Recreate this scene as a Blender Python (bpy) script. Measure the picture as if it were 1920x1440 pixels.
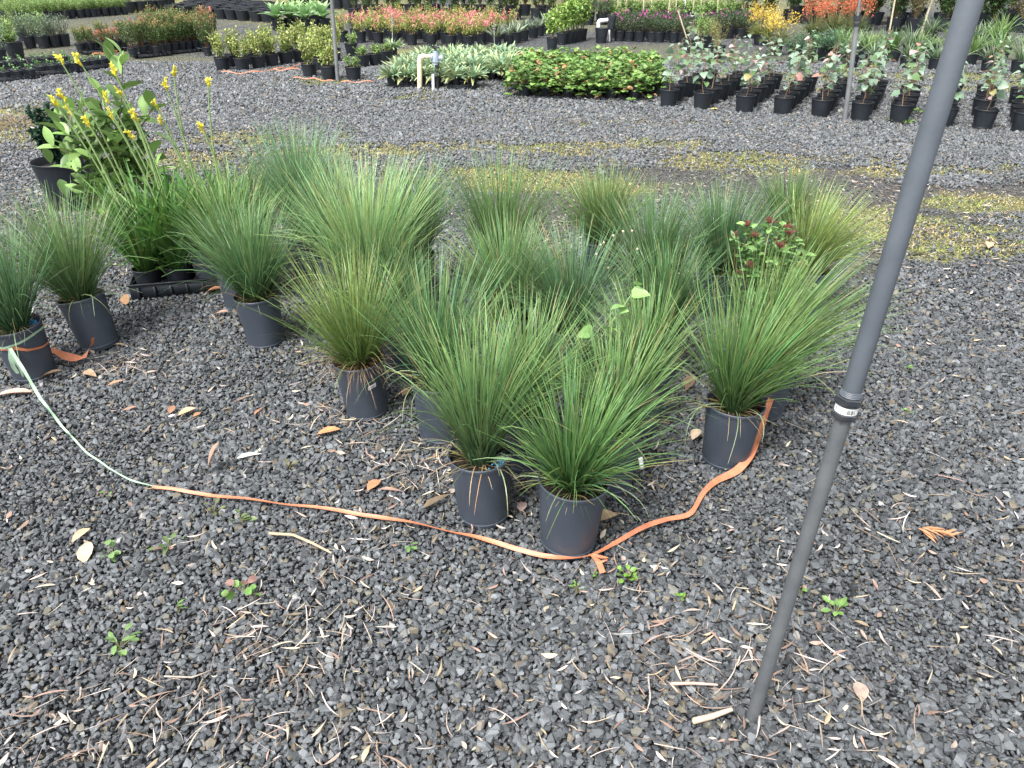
import bpy, math, random
import numpy as np
from mathutils import Vector, Matrix
R = math.radians
rng = np.random.default_rng(7)
random.seed(7)
scene = bpy.context.scene
for o in list(bpy.data.objects): bpy.data.objects.remove(o)
COL = scene.collection

# ------------------------------------------------------------------ camera, light
CAM_H, PITCH, F = 1.6, R(30.0), 1442.0
cd = bpy.data.cameras.new('camera'); cam = bpy.data.objects.new('camera', cd); COL.objects.link(cam)
cam.location = (0, 0, CAM_H); cam.rotation_euler = (R(90) - PITCH, 0, 0)
cd.sensor_width = 36; cd.lens = F / 1920 * 36; cd.clip_start = 0.05; cd.clip_end = 2000
scene.camera = cam

SUN_EL, SUN_AZ = R(58), R(215)      # azimuth measured clockwise from +y
w = bpy.data.worlds.new('World'); scene.world = w; w.use_nodes = True
nt = w.node_tree; bg = nt.nodes['Background']
sky = nt.nodes.new('ShaderNodeTexSky'); sky.sky_type = 'NISHITA'; sky.sun_disc = False
sky.sun_elevation = SUN_EL; sky.sun_rotation = SUN_AZ; sky.dust_density = 3.0; sky.air_density = 1.0; sky.ozone_density = 0.6
hs = nt.nodes.new('ShaderNodeHueSaturation'); hs.inputs['Saturation'].default_value = 0.22
nt.links.new(sky.outputs[0], hs.inputs['Color']); nt.links.new(hs.outputs[0], bg.inputs[0])
bg.inputs[1].default_value = 0.15
sd = bpy.data.lights.new('sun', 'SUN'); sd.energy = 2.5; sd.angle = R(13); sd.color = (1, 0.975, 0.94)
sun = bpy.data.objects.new('sun', sd); COL.objects.link(sun)
sdir = Vector((math.sin(SUN_AZ) * math.cos(SUN_EL), math.cos(SUN_AZ) * math.cos(SUN_EL), math.sin(SUN_EL)))
sun.rotation_euler = sdir.to_track_quat('Z', 'Y').to_euler()
vs = scene.view_settings
vs.view_transform = 'Standard'; vs.look = 'None'; vs.exposure = 1.28; vs.gamma = 1; vs.use_curve_mapping = False
scene.cycles.max_bounces = 6; scene.cycles.diffuse_bounces = 3; scene.cycles.glossy_bounces = 2
scene.cycles.transmission_bounces = 3; scene.cycles.transparent_max_bounces = 4

# ------------------------------------------------------------------ where things stand
FW = np.array([0, math.cos(PITCH), -math.sin(PITCH)]); UP = np.array([0, math.sin(PITCH), math.cos(PITCH)])
def ray(px, py):
    d = FW + UP * ((720 - py) / F) + np.array([(px - 960) / F, 0, 0]); return d
def at(px, py, z=0.0):
    d = ray(px, py); t = (z - CAM_H) / d[2]; return np.array([d[0] * t, d[1] * t, z])
def aty(px, py, Y):
    d = ray(px, py); t = Y / d[1]; return np.array([d[0] * t, Y, CAM_H + d[2] * t])

def hash2(ix, iy, s):
    h = np.sin(ix * 127.1 + iy * 311.7 + s * 74.7) * 43758.5453; return h - np.floor(h)
def vnoise(x, y, s=0):
    ix, iy = np.floor(x), np.floor(y); fx, fy = x - ix, y - iy
    fx, fy = fx * fx * (3 - 2 * fx), fy * fy * (3 - 2 * fy)
    a, b, c, d = hash2(ix, iy, s), hash2(ix + 1, iy, s), hash2(ix, iy + 1, s), hash2(ix + 1, iy + 1, s)
    return (a * (1 - fx) + b * fx) * (1 - fy) + (c * (1 - fx) + d * fx) * fy
def fbm(x, y, s=0):
    return (vnoise(x, y, s) + .5 * vnoise(2.1 * x, 2.1 * y, s + 1) + .25 * vnoise(4.3 * x, 4.3 * y, s + 2)) / 1.75
def gz(x, y):
    return (fbm(x * 1.3, y * 1.3, 3) - .5) * 0.022 + (fbm(x * 5, y * 5, 9) - .5) * 0.012

# mossy / grassy areas on the ground: centre pixel, radii (m), strength
MOSS = [((420, 262), 1.0, .35, 1.1), ((700, 285), 1.1, .25, 1.0), ((960, 335), .9, .28, 1.1), ((1150, 352), .55, .2, .8), ((1000, 282), 1.3, .3, .7),
        ((1350, 300), 1.6, .28, 1.0), ((1700, 322), 1.2, .2, .9), ((1780, 440), .75, .35, 1.1), ((1640, 425), .7, .3, 1.1), ((1860, 385), .8, .22, .9),
        ((1230, 275), .9, .3, .7), ((40, 225), 1.0, .8, 1.4), ((110, 262), .5, .4, 1.0), ((600, 152), .5, .2, 1.4), ((780, 100), .9, .8, .7),
        ((1480, 150), 2.0, .5, .8), ((1850, 165), 2.0, .6, 1.0), ((1700, 145), 2.5, .5, 1.0), ((400, 50), 4.0, 2.0, .35), ((200, 48), 3.0, 1.5, .4),
        ((1240, 10), 6.0, 4.0, 1.2), ((480, 2), 6.0, 4.0, 1.0), ((850, 180), 2.0, .3, .5), ((1100, 230), 2.0, .3, .5), ((1820, 145), 1.5, .4, 1.2),
        ((330, 300), .8, .4, .9), ((1740, 480), .3, .1, 1.0)]
BARE = [((1300, 345), 1.7, .38, 1.4), ((1020, 410), .45, .5, 1.4), ((1700, 372), 1.3, .32, 1.4), ((560, 330), 1.0, .3, .7), ((1560, 480), .6, .4, .6), ((1000, 480), .4, .4, .9)]
def mask(x, y, L, s):
    m = np.zeros_like(x)
    for (p, rx, ry, k) in L:
        ry = ry * 1.35; k = k * .88; c = at(*p); d = ((x - c[0]) / rx) ** 2 + ((y - c[1]) / ry) ** 2
        m = np.maximum(m, k * np.exp(-d * 1.1))
    n = fbm(x * 1.9, y * 2.4, s) * .5 + fbm(x * 7, y * 8, s + 5) * .35 + fbm(x * 25, y * 25, s + 9) * .15
    return np.clip((m * 1.15 + (n - .5) * 2.4 - .36) * 2.2, 0, 1) * np.clip(m * 4, 0, 1)
def moss(x, y): return mask(x, y, MOSS, 21)
def bare(x, y): return mask(x, y, BARE, 41)

# ------------------------------------------------------------------ materials
def new_mat(name):
    m = bpy.data.materials.new(name); m.use_nodes = True; n = m.node_tree.nodes
    return m, n, m.node_tree.links, n['Principled BSDF']
def vary(n, l, col_socket, scale, amt, obj=True):
    """multiply a colour by fine noise"""
    t = n.new('ShaderNodeTexCoord'); no = n.new('ShaderNodeTexNoise'); no.inputs['Scale'].default_value = scale; no.inputs['Detail'].default_value = 4
    l.new(t.outputs['Object'], no.inputs['Vector'])
    mr = n.new('ShaderNodeMapRange'); mr.inputs[1].default_value = .3; mr.inputs[2].default_value = .7; mr.inputs[3].default_value = 1 - amt; mr.inputs[4].default_value = 1 + amt
    l.new(no.outputs[0], mr.inputs[0])
    mx = n.new('ShaderNodeMix'); mx.data_type = 'RGBA'; mx.blend_type = 'MULTIPLY'; mx.inputs[0].default_value = 1
    l.new(col_socket, mx.inputs[6]); l.new(mr.outputs[0], mx.inputs[7])
    return mx.outputs[2], no
def mat_leaf(name, rough=.45, trans=.28, spec=.4, shine=0):
    m, n, l, b = new_mat(name)
    a = n.new('ShaderNodeAttribute'); a.attribute_name = 'Col'
    c, no = vary(n, l, a.outputs['Color'], 60, .18)
    oi = n.new('ShaderNodeObjectInfo'); mr = n.new('ShaderNodeMapRange'); mr.inputs[3].default_value = .86; mr.inputs[4].default_value = 1.14
    l.new(oi.outputs['Random'], mr.inputs[0])
    mx = n.new('ShaderNodeMix'); mx.data_type = 'RGBA'; mx.blend_type = 'MULTIPLY'; mx.inputs[0].default_value = 1
    l.new(c, mx.inputs[6]); l.new(mr.outputs[0], mx.inputs[7]); c = mx.outputs[2]
    l.new(c, b.inputs['Base Color']); b.inputs['Roughness'].default_value = rough; b.inputs['Specular IOR Level'].default_value = spec
    if trans > 0:
        tb = n.new('ShaderNodeBsdfTranslucent'); ms = n.new('ShaderNodeMixShader'); ms.inputs[0].default_value = trans
        l.new(c, tb.inputs[0]); l.new(b.outputs[0], ms.inputs[1]); l.new(tb.outputs[0], ms.inputs[2])
        l.new(ms.outputs[0], n['Material Output'].inputs[0])
    return m
def mat_plain(name, col, rough=.5, scale=30, amt=.15, bump=0, bscale=80, dust=None, metal=0, spec=.5, dscale=6):
    m, n, l, b = new_mat(name)
    rgb = n.new('ShaderNodeRGB'); rgb.outputs[0].default_value = (*col, 1)
    c, no = vary(n, l, rgb.outputs[0], scale, amt)
    if dust:
        t = n.new('ShaderNodeTexCoord'); d = n.new('ShaderNodeTexNoise'); d.inputs['Scale'].default_value = dscale; d.inputs['Detail'].default_value = 8; d.inputs['Roughness'].default_value = .7
        l.new(t.outputs['Object'], d.inputs['Vector'])
        cr = n.new('ShaderNodeMapRange'); cr.inputs[1].default_value = .48; cr.inputs[2].default_value = .75; cr.inputs[4].default_value = .55
        l.new(d.outputs[0], cr.inputs[0]); mx = n.new('ShaderNodeMix'); mx.data_type = 'RGBA'
        l.new(cr.outputs[0], mx.inputs[0]); l.new(c, mx.inputs[6]); mx.inputs[7].default_value = (*dust, 1); c = mx.outputs[2]
    l.new(c, b.inputs['Base Color']); b.inputs['Roughness'].default_value = rough; b.inputs['Metallic'].default_value = metal; b.inputs['Specular IOR Level'].default_value = spec
    if bump:
        t = n.new('ShaderNodeTexCoord'); nb = n.new('ShaderNodeTexNoise'); nb.inputs['Scale'].default_value = bscale; nb.inputs['Detail'].default_value = 6
        l.new(t.outputs['Object'], nb.inputs['Vector'])
        bp = n.new('ShaderNodeBump'); bp.inputs['Strength'].default_value = bump; bp.inputs['Distance'].default_value = .003
        l.new(nb.outputs[0], bp.inputs['Height']); l.new(bp.outputs[0], b.inputs['Normal'])
    return m
M = {}
M['blade'] = mat_leaf('grass_blade', .36, .30, .55)
M['leaf'] = mat_leaf('leaf', .42, .25, .45)
M['gloss'] = mat_leaf('glossy_leaf', .42, .22, .4)
M['matte'] = mat_leaf('woolly_leaf', .8, .2, .2)
M['petal'] = mat_leaf('petal', .6, .35, .2)
M['dry'] = mat_leaf('dry_leaf', .7, .1, .25)
M['stem'] = mat_leaf('stem', .6, 0, .3)
M['pot'] = mat_plain('slate_plastic_pot', (.044, .055, .073), .46, 9, .16, .12, 260, (.055, .064, .078), spec=.5, dscale=7)
M['blackpot'] = mat_plain('black_plastic_pot', (.014, .018, .024), .5, 9, .2, .1, 160, (.028, .032, .038), spec=.4, dscale=5)
M['soil'] = mat_plain('potting_soil', (.019, .015, .012), .95, 140, .6, .9, 200, (.09, .07, .055), spec=.1, dscale=110)
M['pipe'] = mat_plain('weathered_pipe', (.088, .102, .120), .5, 14, .14, .18, 120, (.10, .112, .125), spec=.4, dscale=9)
M['lowpipe'] = mat_plain('weathered_lower_pipe', (.088, .096, .103), .6, 12, .18, .3, 90, (.11, .108, .10), spec=.35, dscale=12)
M['fitting'] = mat_plain('black_fitting', (.022, .026, .032), .42, 20, .15, .2, 120, (.07, .07, .07), spec=.5, dscale=20)
M['label'] = mat_plain('white_label', (.66, .67, .66), .5, 20, .08)
M['ink'] = mat_plain('black_print', (.03, .03, .035), .6, 20, .1)
M['orange'] = mat_plain('orange_tape', (.48, .17, .085), .5, 25, .2, .5, 60, (.50, .25, .16), dscale=10)
M['green'] = mat_plain('green_tape', (.27, .40, .28), .5, 25, .15, .4, 60, (.36, .48, .37), dscale=10)
M['cream'] = mat_plain('cream_pvc', (.72, .62, .44), .45, 10, .12)
M['white'] = mat_plain('white_plastic', (.74, .75, .75), .4, 10, .08)
M['valve'] = mat_plain('blue_grey_valve', (.32, .38, .46), .45, 14, .15)
M['steel'] = mat_plain('grey_pole', (.20, .21, .22), .45, 8, .2, dust=(.3, .29, .27), metal=.3)
M['wood'] = mat_plain('bamboo', (.50, .44, .30), .7, 20, .2)
M['prill'] = mat_plain('blue_pellets', (.02, .20, .38), .5, 90, .5)

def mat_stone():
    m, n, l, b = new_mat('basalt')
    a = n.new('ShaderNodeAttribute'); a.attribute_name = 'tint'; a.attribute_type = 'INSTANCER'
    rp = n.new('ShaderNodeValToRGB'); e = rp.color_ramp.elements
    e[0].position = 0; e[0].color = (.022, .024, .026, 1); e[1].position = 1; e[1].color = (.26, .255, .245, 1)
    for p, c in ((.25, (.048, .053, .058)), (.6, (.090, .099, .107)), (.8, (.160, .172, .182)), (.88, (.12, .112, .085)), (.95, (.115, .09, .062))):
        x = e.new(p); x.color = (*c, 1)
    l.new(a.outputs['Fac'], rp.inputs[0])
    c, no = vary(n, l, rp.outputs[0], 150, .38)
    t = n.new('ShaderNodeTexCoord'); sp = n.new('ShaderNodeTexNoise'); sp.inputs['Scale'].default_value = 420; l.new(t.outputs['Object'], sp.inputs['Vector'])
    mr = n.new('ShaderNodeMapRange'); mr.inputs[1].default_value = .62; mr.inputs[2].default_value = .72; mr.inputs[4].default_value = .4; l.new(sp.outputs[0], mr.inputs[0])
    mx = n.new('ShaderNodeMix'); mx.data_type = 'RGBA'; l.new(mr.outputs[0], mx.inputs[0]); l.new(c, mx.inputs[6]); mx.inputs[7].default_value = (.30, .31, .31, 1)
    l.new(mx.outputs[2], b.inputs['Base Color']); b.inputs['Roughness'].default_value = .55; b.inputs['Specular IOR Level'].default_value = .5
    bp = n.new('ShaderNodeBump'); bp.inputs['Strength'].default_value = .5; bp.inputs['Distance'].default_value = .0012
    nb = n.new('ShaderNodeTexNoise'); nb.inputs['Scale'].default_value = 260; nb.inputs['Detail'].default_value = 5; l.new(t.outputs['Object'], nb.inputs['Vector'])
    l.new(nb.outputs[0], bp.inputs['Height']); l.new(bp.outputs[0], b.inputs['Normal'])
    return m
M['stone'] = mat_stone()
def mat_ground():
    m, n, l, b = new_mat('gravel_ground')
    t = n.new('ShaderNodeTexCoord')
    vo = n.new('ShaderNodeTexVoronoi'); vo.inputs['Scale'].default_value = 48; l.new(t.outputs['Object'], vo.inputs['Vector'])
    sx = n.new('ShaderNodeSeparateColor'); l.new(vo.outputs['Color'], sx.inputs[0])
    rp = n.new('ShaderNodeValToRGB'); e = rp.color_ramp.elements
    e[0].color = (.05, .053, .057, 1); e[1].color = (.26, .26, .26, 1)
    x = e.new(.5); x.color = (.13, .135, .14, 1); x = e.new(.85); x.color = (.20, .205, .21, 1)
    l.new(sx.outputs[0], rp.inputs[0])
    # bare compacted soil
    no = n.new('ShaderNodeTexNoise'); no.inputs['Scale'].default_value = 14; no.inputs['Detail'].default_value = 9; no.inputs['Roughness'].default_value = .75; l.new(t.outputs['Object'], no.inputs['Vector'])
    r2 = n.new('ShaderNodeValToRGB'); e = r2.color_ramp.elements; e[0].position = .3; e[0].color = (.06, .058, .053, 1); e[1].position = .7; e[1].color = (.21, .20, .185, 1)
    l.new(no.outputs[0], r2.inputs[0])
    a = n.new('ShaderNodeAttribute'); a.attribute_name = 'areas'; sa = n.new('ShaderNodeSeparateColor'); l.new(a.outputs['Color'], sa.inputs[0])
    mx = n.new('ShaderNodeMix'); mx.data_type = 'RGBA'; l.new(sa.outputs[1], mx.inputs[0]); l.new(rp.outputs[0], mx.inputs[6]); l.new(r2.outputs[0], mx.inputs[7])
    n3 = n.new('ShaderNodeTexNoise'); n3.inputs['Scale'].default_value = 22; n3.inputs['Detail'].default_value = 8; n3.inputs['Roughness'].default_value = .8; l.new(t.outputs['Object'], n3.inputs['Vector'])
    r3 = n.new('ShaderNodeValToRGB'); e = r3.color_ramp.elements; e[0].position = .32; e[0].color = (.09, .085, .05, 1); e[1].position = .66; e[1].color = (.50, .40, .25, 1)
    x = e.new(.46); x.color = (.27, .28, .09, 1); x = e.new(.56); x.color = (.44, .42, .16, 1)
    l.new(n3.outputs[0], r3.inputs[0])
    m2 = n.new('ShaderNodeMix'); m2.data_type = 'RGBA'; mm = n.new('ShaderNodeMath'); mm.operation = 'MULTIPLY'; mm.inputs[1].default_value = .8; l.new(sa.outputs[0], mm.inputs[0])
    l.new(mm.outputs[0], m2.inputs[0]); l.new(mx.outputs[2], m2.inputs[6]); l.new(r3.outputs[0], m2.inputs[7])
    l.new(m2.outputs[2], b.inputs['Base Color']); b.inputs['Roughness'].default_value = .85; b.inputs['Specular IOR Level'].default_value = .25
    bp = n.new('ShaderNodeBump'); bp.inputs['Strength'].default_value = 1; bp.inputs['Distance'].default_value = .012
    ad = n.new('ShaderNodeMath'); ad.operation = 'MULTIPLY_ADD'; ad.inputs[1].default_value = -6; l.new(vo.outputs['Distance'], ad.inputs[0]); l.new(no.outputs[0], ad.inputs[2])
    l.new(ad.outputs[0], bp.inputs['Height']); l.new(bp.outputs[0], b.inputs['Normal'])
    return m
M['ground'] = mat_ground()

# ------------------------------------------------------------------ mesh helpers
def mesh_np(name, V, faces, mat, cols=None, smooth=False):
    me = bpy.data.meshes.new(name)
    V = np.asarray(V, dtype=np.float32); F4 = np.asarray(faces, dtype=np.int32)
    me.vertices.add(len(V)); me.vertices.foreach_set('co', V.ravel())
    k = F4.shape[1]; me.loops.add(F4.size); me.loops.foreach_set('vertex_index', F4.ravel())
    me.polygons.add(len(F4)); me.polygons.foreach_set('loop_start', np.arange(0, F4.size, k, dtype=np.int32))
    me.polygons.foreach_set('loop_total', np.full(len(F4), k, dtype=np.int32))
    if smooth: me.polygons.foreach_set('use_smooth', np.ones(len(F4), dtype=bool))
    me.update(calc_edges=True); me.validate()
    if cols is not None:
        a = me.color_attributes.new('Col', 'FLOAT_COLOR', 'POINT')
        C4 = np.ones((len(V), 4), dtype=np.float32); C4[:, :3] = cols; a.data.foreach_set('color', C4.ravel())
    me.materials.append(M[mat] if isinstance(mat, str) else mat); return me
class G:
    """collects quads (triangles repeat a vertex) with colours, becomes one mesh"""
    def __init__(s): s.v = []; s.f = []; s.c = []; s.n = 0
    def add(s, V, Fq, C):
        V = np.asarray(V, float); Fq = np.asarray(Fq, int)
        s.v.append(V); s.f.append(Fq + s.n); s.c.append(np.broadcast_to(np.asarray(C, float), V.shape)); s.n += len(V)
    def mesh(s, name, mat, smooth=False): return mesh_np(name, np.vstack(s.v), np.vstack(s.f), mat, np.vstack(s.c), smooth)
def strips(g, P, side, colr, fold=None):
    """P (N,S,3) centre lines, side (N,S,3) half-width vectors, colr (N,S,3); fold (N,S,3) lifts the edges"""
    N, S, _ = P.shape
    if fold is None:
        V = np.stack([P - side, P + side], 2).reshape(-1, 3); w = 2; C = np.repeat(colr[:, :, None, :], 2, 2).reshape(-1, 3)
        b = (np.arange(N)[:, None] * S * 2 + np.arange(S - 1)[None] * 2).reshape(-1, 1); Fq = b + np.array([[0, 1, 3, 2]])
    else:
        V = np.stack([P - side + fold, P, P + side + fold], 2).reshape(-1, 3); C = np.repeat(colr[:, :, None, :], 3, 2).reshape(-1, 3)
        b = (np.arange(N)[:, None] * S * 3 + np.arange(S - 1)[None] * 3).reshape(-1, 1)
        Fq = np.vstack([b + np.array([[0, 1, 4, 3]]), b + np.array([[1, 2, 5, 4]])])
    g.add(V, Fq, C)
def blades(g, N, S, base_r, length, tilt, curve, width, colA, colB, rg, centre=(0, 0, 0), az=None, lean=(0, 0), prof=None, fold=.35, jit=.12, coljit=.2, wob=.0, twist=.0, drytip=0):
    """tussock blades from the centre: length/tilt/curve are (lo, hi)"""
    az = rg.uniform(0, 2 * np.pi, N) if az is None else az
    L = rg.uniform(*length, N); k = rg.uniform(*curve, N)
    t0 = tilt[0] + (tilt[1] - tilt[0]) * rg.random(N) ** .8
    s = np.linspace(0, 1, S)
    th = t0[:, None] + k[:, None] * s[None] ** 1.5 + wob * rg.normal(0, 1, (N, S)) * s
    a = az[:, None] + jit * rg.normal(0, 1, (N, 1)) * s + twist * rg.normal(0, 1, (N, 1)) * s
    d = np.stack([np.sin(th) * np.cos(a) + lean[0] * s, np.sin(th) * np.sin(a) + lean[1] * s, np.cos(th)], 2)
    d /= np.linalg.norm(d, axis=2, keepdims=True)
    st = L[:, None, None] / (S - 1) * d
    P = np.concatenate([np.zeros((N, 1, 3)), np.cumsum(st[:, 1:], 1)], 1)
    r0 = base_r * np.sqrt(rg.random(N)); a0 = az + rg.normal(0, .7, N)
    P = P + np.stack([r0 * np.cos(a0), r0 * np.sin(a0), np.zeros(N)], 1)[:, None] + np.array(centre)
    sd = np.stack([-np.sin(a), np.cos(a), np.zeros_like(a)], 2)
    tw = rg.normal(0, .5, (N, 1, 1)) + twist * rg.normal(0, 1, (N, 1, 1)) * s[None, :, None]
    nrm = np.cross(d, sd); sd = sd * np.cos(tw) + nrm * np.sin(tw)
    pf = (1 - s ** 2.2 * .85) if prof is None else np.interp(s, np.linspace(0, 1, len(prof)), prof)
    W = rg.uniform(.75, 1.25, N)[:, None, None] * width / 2 * pf[None, :, None]
    f = np.cross(sd, d); f *= np.sign(f[..., 2:3] + 1e-9)
    m = rg.normal(1, coljit, (N, 1, 1)); hue = rg.normal(0, .10, (N, 1, 1)) * np.array([1.2, .1, -.6])
    cA, cB = np.array(colA), np.array(colB)
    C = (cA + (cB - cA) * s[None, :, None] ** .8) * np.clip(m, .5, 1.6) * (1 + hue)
    if drytip:
        dt = (rg.random((N, 1, 1)) < drytip) * np.clip((s[None, :, None] - rg.uniform(.55, .85, (N, 1, 1))) * 6, 0, 1)
        C = C * (1 - dt) + np.array([.34, .27, .13]) * dt
    C = np.clip(C, .003, .95)
    strips(g, P, sd * W, C, f * W * fold if fold else None)
    return P
LEAFP = {'ell': (.12, .75, 1, .8, .08), 'heart': (.55, 1.1, .95, .55, .05), 'obov': (.1, .45, .85, 1, .35), 'lance': (.2, .9, .8, .45, .05), 'round': (.3, .95, 1.05, .9, .25)}
def leaves(g, P0, D, L, W, C, rg, shape='ell', S=5, droop=.5, fold=.25, upn=.8, tipc=None):
    """leaves at P0 (N,3) along D, length L, width W (N or scalars), colours C (N,3)"""
    N = len(P0); D = D / np.linalg.norm(D, axis=1, keepdims=True); L = np.broadcast_to(L, N); W = np.broadcast_to(W, N)
    s = np.linspace(0, 1, S); z = np.array([0, 0, 1.])
    dr = droop * rg.uniform(.3, 1.4, (N, 1, 1))
    d = D[:, None] - z * dr * s[None, :, None]; d /= np.linalg.norm(d, axis=2, keepdims=True)
    P = np.concatenate([np.zeros((N, 1, 3)), np.cumsum(d[:, 1:] * (L[:, None, None] / (S - 1)), 1)], 1) + P0[:, None]
    ref = z[None] * upn + rg.normal(0, .45, (N, 3)); sd = np.cross(D, ref); sd /= np.linalg.norm(sd, axis=1, keepdims=True) + 1e-9
    sd = np.repeat(sd[:, None], S, 1); nr = np.cross(sd, d); nr *= np.sign((nr * ref[:, None]).sum(2, keepdims=True) + 1e-9)
    pf = np.interp(s, np.linspace(0, 1, 5), LEAFP[shape])[None, :, None]
    Wd = W[:, None, None] / 2 * pf
    Cc = np.repeat(C[:, None], S, 1)
    if tipc is not None: Cc = Cc * (1 - .6 * s[None, :, None]) + np.array(tipc) * .6 * s[None, :, None]
    strips(g, P, sd * Wd, Cc, nr * Wd * fold if fold else None)
def pick(cols, N, rg, jit=.16, wts=None):
    cols = np.array(cols, float); i = rg.choice(len(cols), N, p=wts)
    return np.clip(cols[i] * np.clip(rg.normal(1, jit, (N, 1)), .5, 1.6), .003, .95)
def cloud(N, c, r, rg, shell=.5, bottom=-1):
    d = rg.normal(0, 1, (N, 3)); d /= np.linalg.norm(d, axis=1, keepdims=True); d[:, 2] = np.where(d[:, 2] < bottom, -d[:, 2], d[:, 2])
    lump = .78 + .35 * np.sin(d[:, 0] * 5 + c[0] * 9) * np.sin(d[:, 1] * 6 + 1) + .18 * np.sin(d[:, 2] * 9)
    rr = (rg.random(N) ** (shell)) * np.clip(lump, .45, 1.25)
    return np.array(c) + d * rr[:, None] * np.array(r), d
def tube(g, pts, rad, col=(.1, .1, .1), n=6, cap=False):
    pts = np.asarray(pts, float); S = len(pts); rad = np.broadcast_to(rad, S)
    tg = np.gradient(pts, axis=0); tg /= np.linalg.norm(tg, axis=1, keepdims=True) + 1e-9
    ref = np.array([1., 0, 0]) if abs(tg[0][0]) < .8 else np.array([0, 1., 0])
    a = np.cross(tg, ref); a /= np.linalg.norm(a, axis=1, keepdims=True); b = np.cross(tg, a)
    th = np.linspace(0, 2 * np.pi, n, endpoint=False)
    V = pts[:, None] + rad[:, None, None] * (a[:, None] * np.cos(th)[None, :, None] + b[:, None] * np.sin(th)[None, :, None])
    V = V.reshape(-1, 3); i = np.arange(S - 1)[:, None] * n; j = np.arange(n)[None]; k = (j + 1) % n
    Fq = np.stack([i + j, i + k, i + n + k, i + n + j], 2).reshape(-1, 4)
    if cap:
        V = np.vstack([V, pts[:1], pts[-1:]]); e = S * n; jj = np.arange(n); kk = (jj + 1) % n
        Fq = np.vstack([Fq, np.stack([kk, jj, np.full(n, e), np.full(n, e)], 1), np.stack([(S - 1) * n + jj, (S - 1) * n + kk, np.full(n, e + 1), np.full(n, e + 1)], 1)])
    g.add(V, Fq, col)
def lathe(g, prof, n=32, col=(.1, .1, .1), centre=(0, 0, 0)):
    prof = np.asarray(prof, float); S = len(prof); th = np.linspace(0, 2 * np.pi, n, endpoint=False)
    V = np.stack([prof[:, 0, None] * np.cos(th), prof[:, 0, None] * np.sin(th), np.repeat(prof[:, 1, None], n, 1)], 2).reshape(-1, 3) + np.array(centre)
    i = np.arange(S - 1)[:, None] * n; j = np.arange(n)[None]; k = (j + 1) % n
    g.add(V, np.stack([i + j, i + k, i + n + k, i + n + j], 2).reshape(-1, 4), col)
def box(g, c, s, col=(.1, .1, .1), rz=0, R3=None):
    V = np.array([[x, y, z] for x in (-.5, .5) for y in (-.5, .5) for z in (-.5, .5)]) * np.array(s)
    if R3 is not None: V = V @ np.array(R3).T
    cz, sz = math.cos(rz), math.sin(rz); V = V @ np.array([[cz, sz, 0], [-sz, cz, 0], [0, 0, 1]]) + np.array(c)
    g.add(V, [[0, 1, 3, 2], [4, 6, 7, 5], [0, 4, 5, 1], [2, 3, 7, 6], [0, 2, 6, 4], [1, 5, 7, 3]], col)

def obj(name, me, parent=None, loc=(0, 0, 0), rot=(0, 0, 0), sc=1, kind=None, label=None):
    o = bpy.data.objects.new(name, me); COL.objects.link(o)
    if parent: o.parent = parent
    o.location = loc; o.rotation_euler = rot; o.scale = (sc,) * 3 if np.isscalar(sc) else sc
    if kind: o['kind'] = kind
    if label: o['label'] = label
    return o
def tag(o, label, cat, group=None):
    o['label'] = label; o['category'] = cat
    if group: o['group'] = group
    return o
def thing(name, label, cat, loc=(0, 0, 0), rot=(0, 0, 0), sc=1, group=None):
    o = bpy.data.objects.new(name, None); COL.objects.link(o); o.empty_display_size = .1
    o.location = loc; o.rotation_euler = rot; o.scale = (sc,) * 3 if np.isscalar(sc) else sc
    return tag(o, label, cat, group)
SETTLE = []          # (x, y, r): stones are kept out from under pot bases
def smoothby(me, ang=40):
    me.polygons.foreach_set('use_smooth', np.ones(len(me.polygons), dtype=bool)); me.set_sharp_from_angle(angle=R(ang))

# ------------------------------------------------------------------ pots
POTS = {}
def pot_meshes(d, h, mat='pot', seg=40, k=.80, lip=.006, fill=.028):
    key = (round(d, 3), round(h, 3), mat, seg)
    if key in POTS: return POTS[key]
    r = d / 2; rb = r * k; g = G(); t = .0022
    def rr(z): return rb + (r - t - rb) * z / h
    P = [(0, .006), (rb * .9, .004), (rb * .985, 0), (rb, .003), (rr(.018) + .0012, .018), (rr(.0195) - .0004, .0205), (rr(.022), .024), (rr(h * .5), h * .5), (rr(h - .014), h - .014),
         (r, h - .0125), (r + .001, h - .003), (r - .001, h), (r - .0035, h - .001), (r - .0055, h - .008), (rr(h - fill - .02) - t, h - fill - .02)]
    lathe(g, P, seg); me = g.mesh('pot', mat); smoothby(me, 35)
    # soil: lumpy disc
    g = G(); nr, ns = 5, 20; rs = rr(h - fill) - .001; V = [[0, 0, 0.004]]
    rg = np.random.default_rng(int(d * 1000))
    for i in range(1, nr + 1):
        for j in range(ns):
            a = 2 * np.pi * j / ns; q = rs * i / nr
            V.append([q * math.cos(a), q * math.sin(a), rg.uniform(-.004, .005) if i < nr else -.002])
    Fq = [[0, 1 + j, 1 + (j + 1) % ns, 1 + (j + 1) % ns] for j in range(ns)]
    for i in range(nr - 1):
        for j in range(ns):
            a, b = 1 + i * ns + j, 1 + i * ns + (j + 1) % ns; Fq.append([a, a + ns, b + ns, b])
    g.add(V, Fq, (.1, .1, .1)); so = g.mesh('soil', 'soil')
    POTS[key] = (me, so, h - fill); return POTS[key]
def add_pot(root, d, h, mat='pot', seg=40, soil=True, **kw):
    a, b, z = pot_meshes(d, h, mat, seg, **kw); obj('pot', a, root)
    if soil: obj('soil', b, root, (0, 0, z))
    return z
def cl(p): return (float(p[0]), float(p[1]), float(p[2]) if len(p) > 2 else 0.0)

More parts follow.
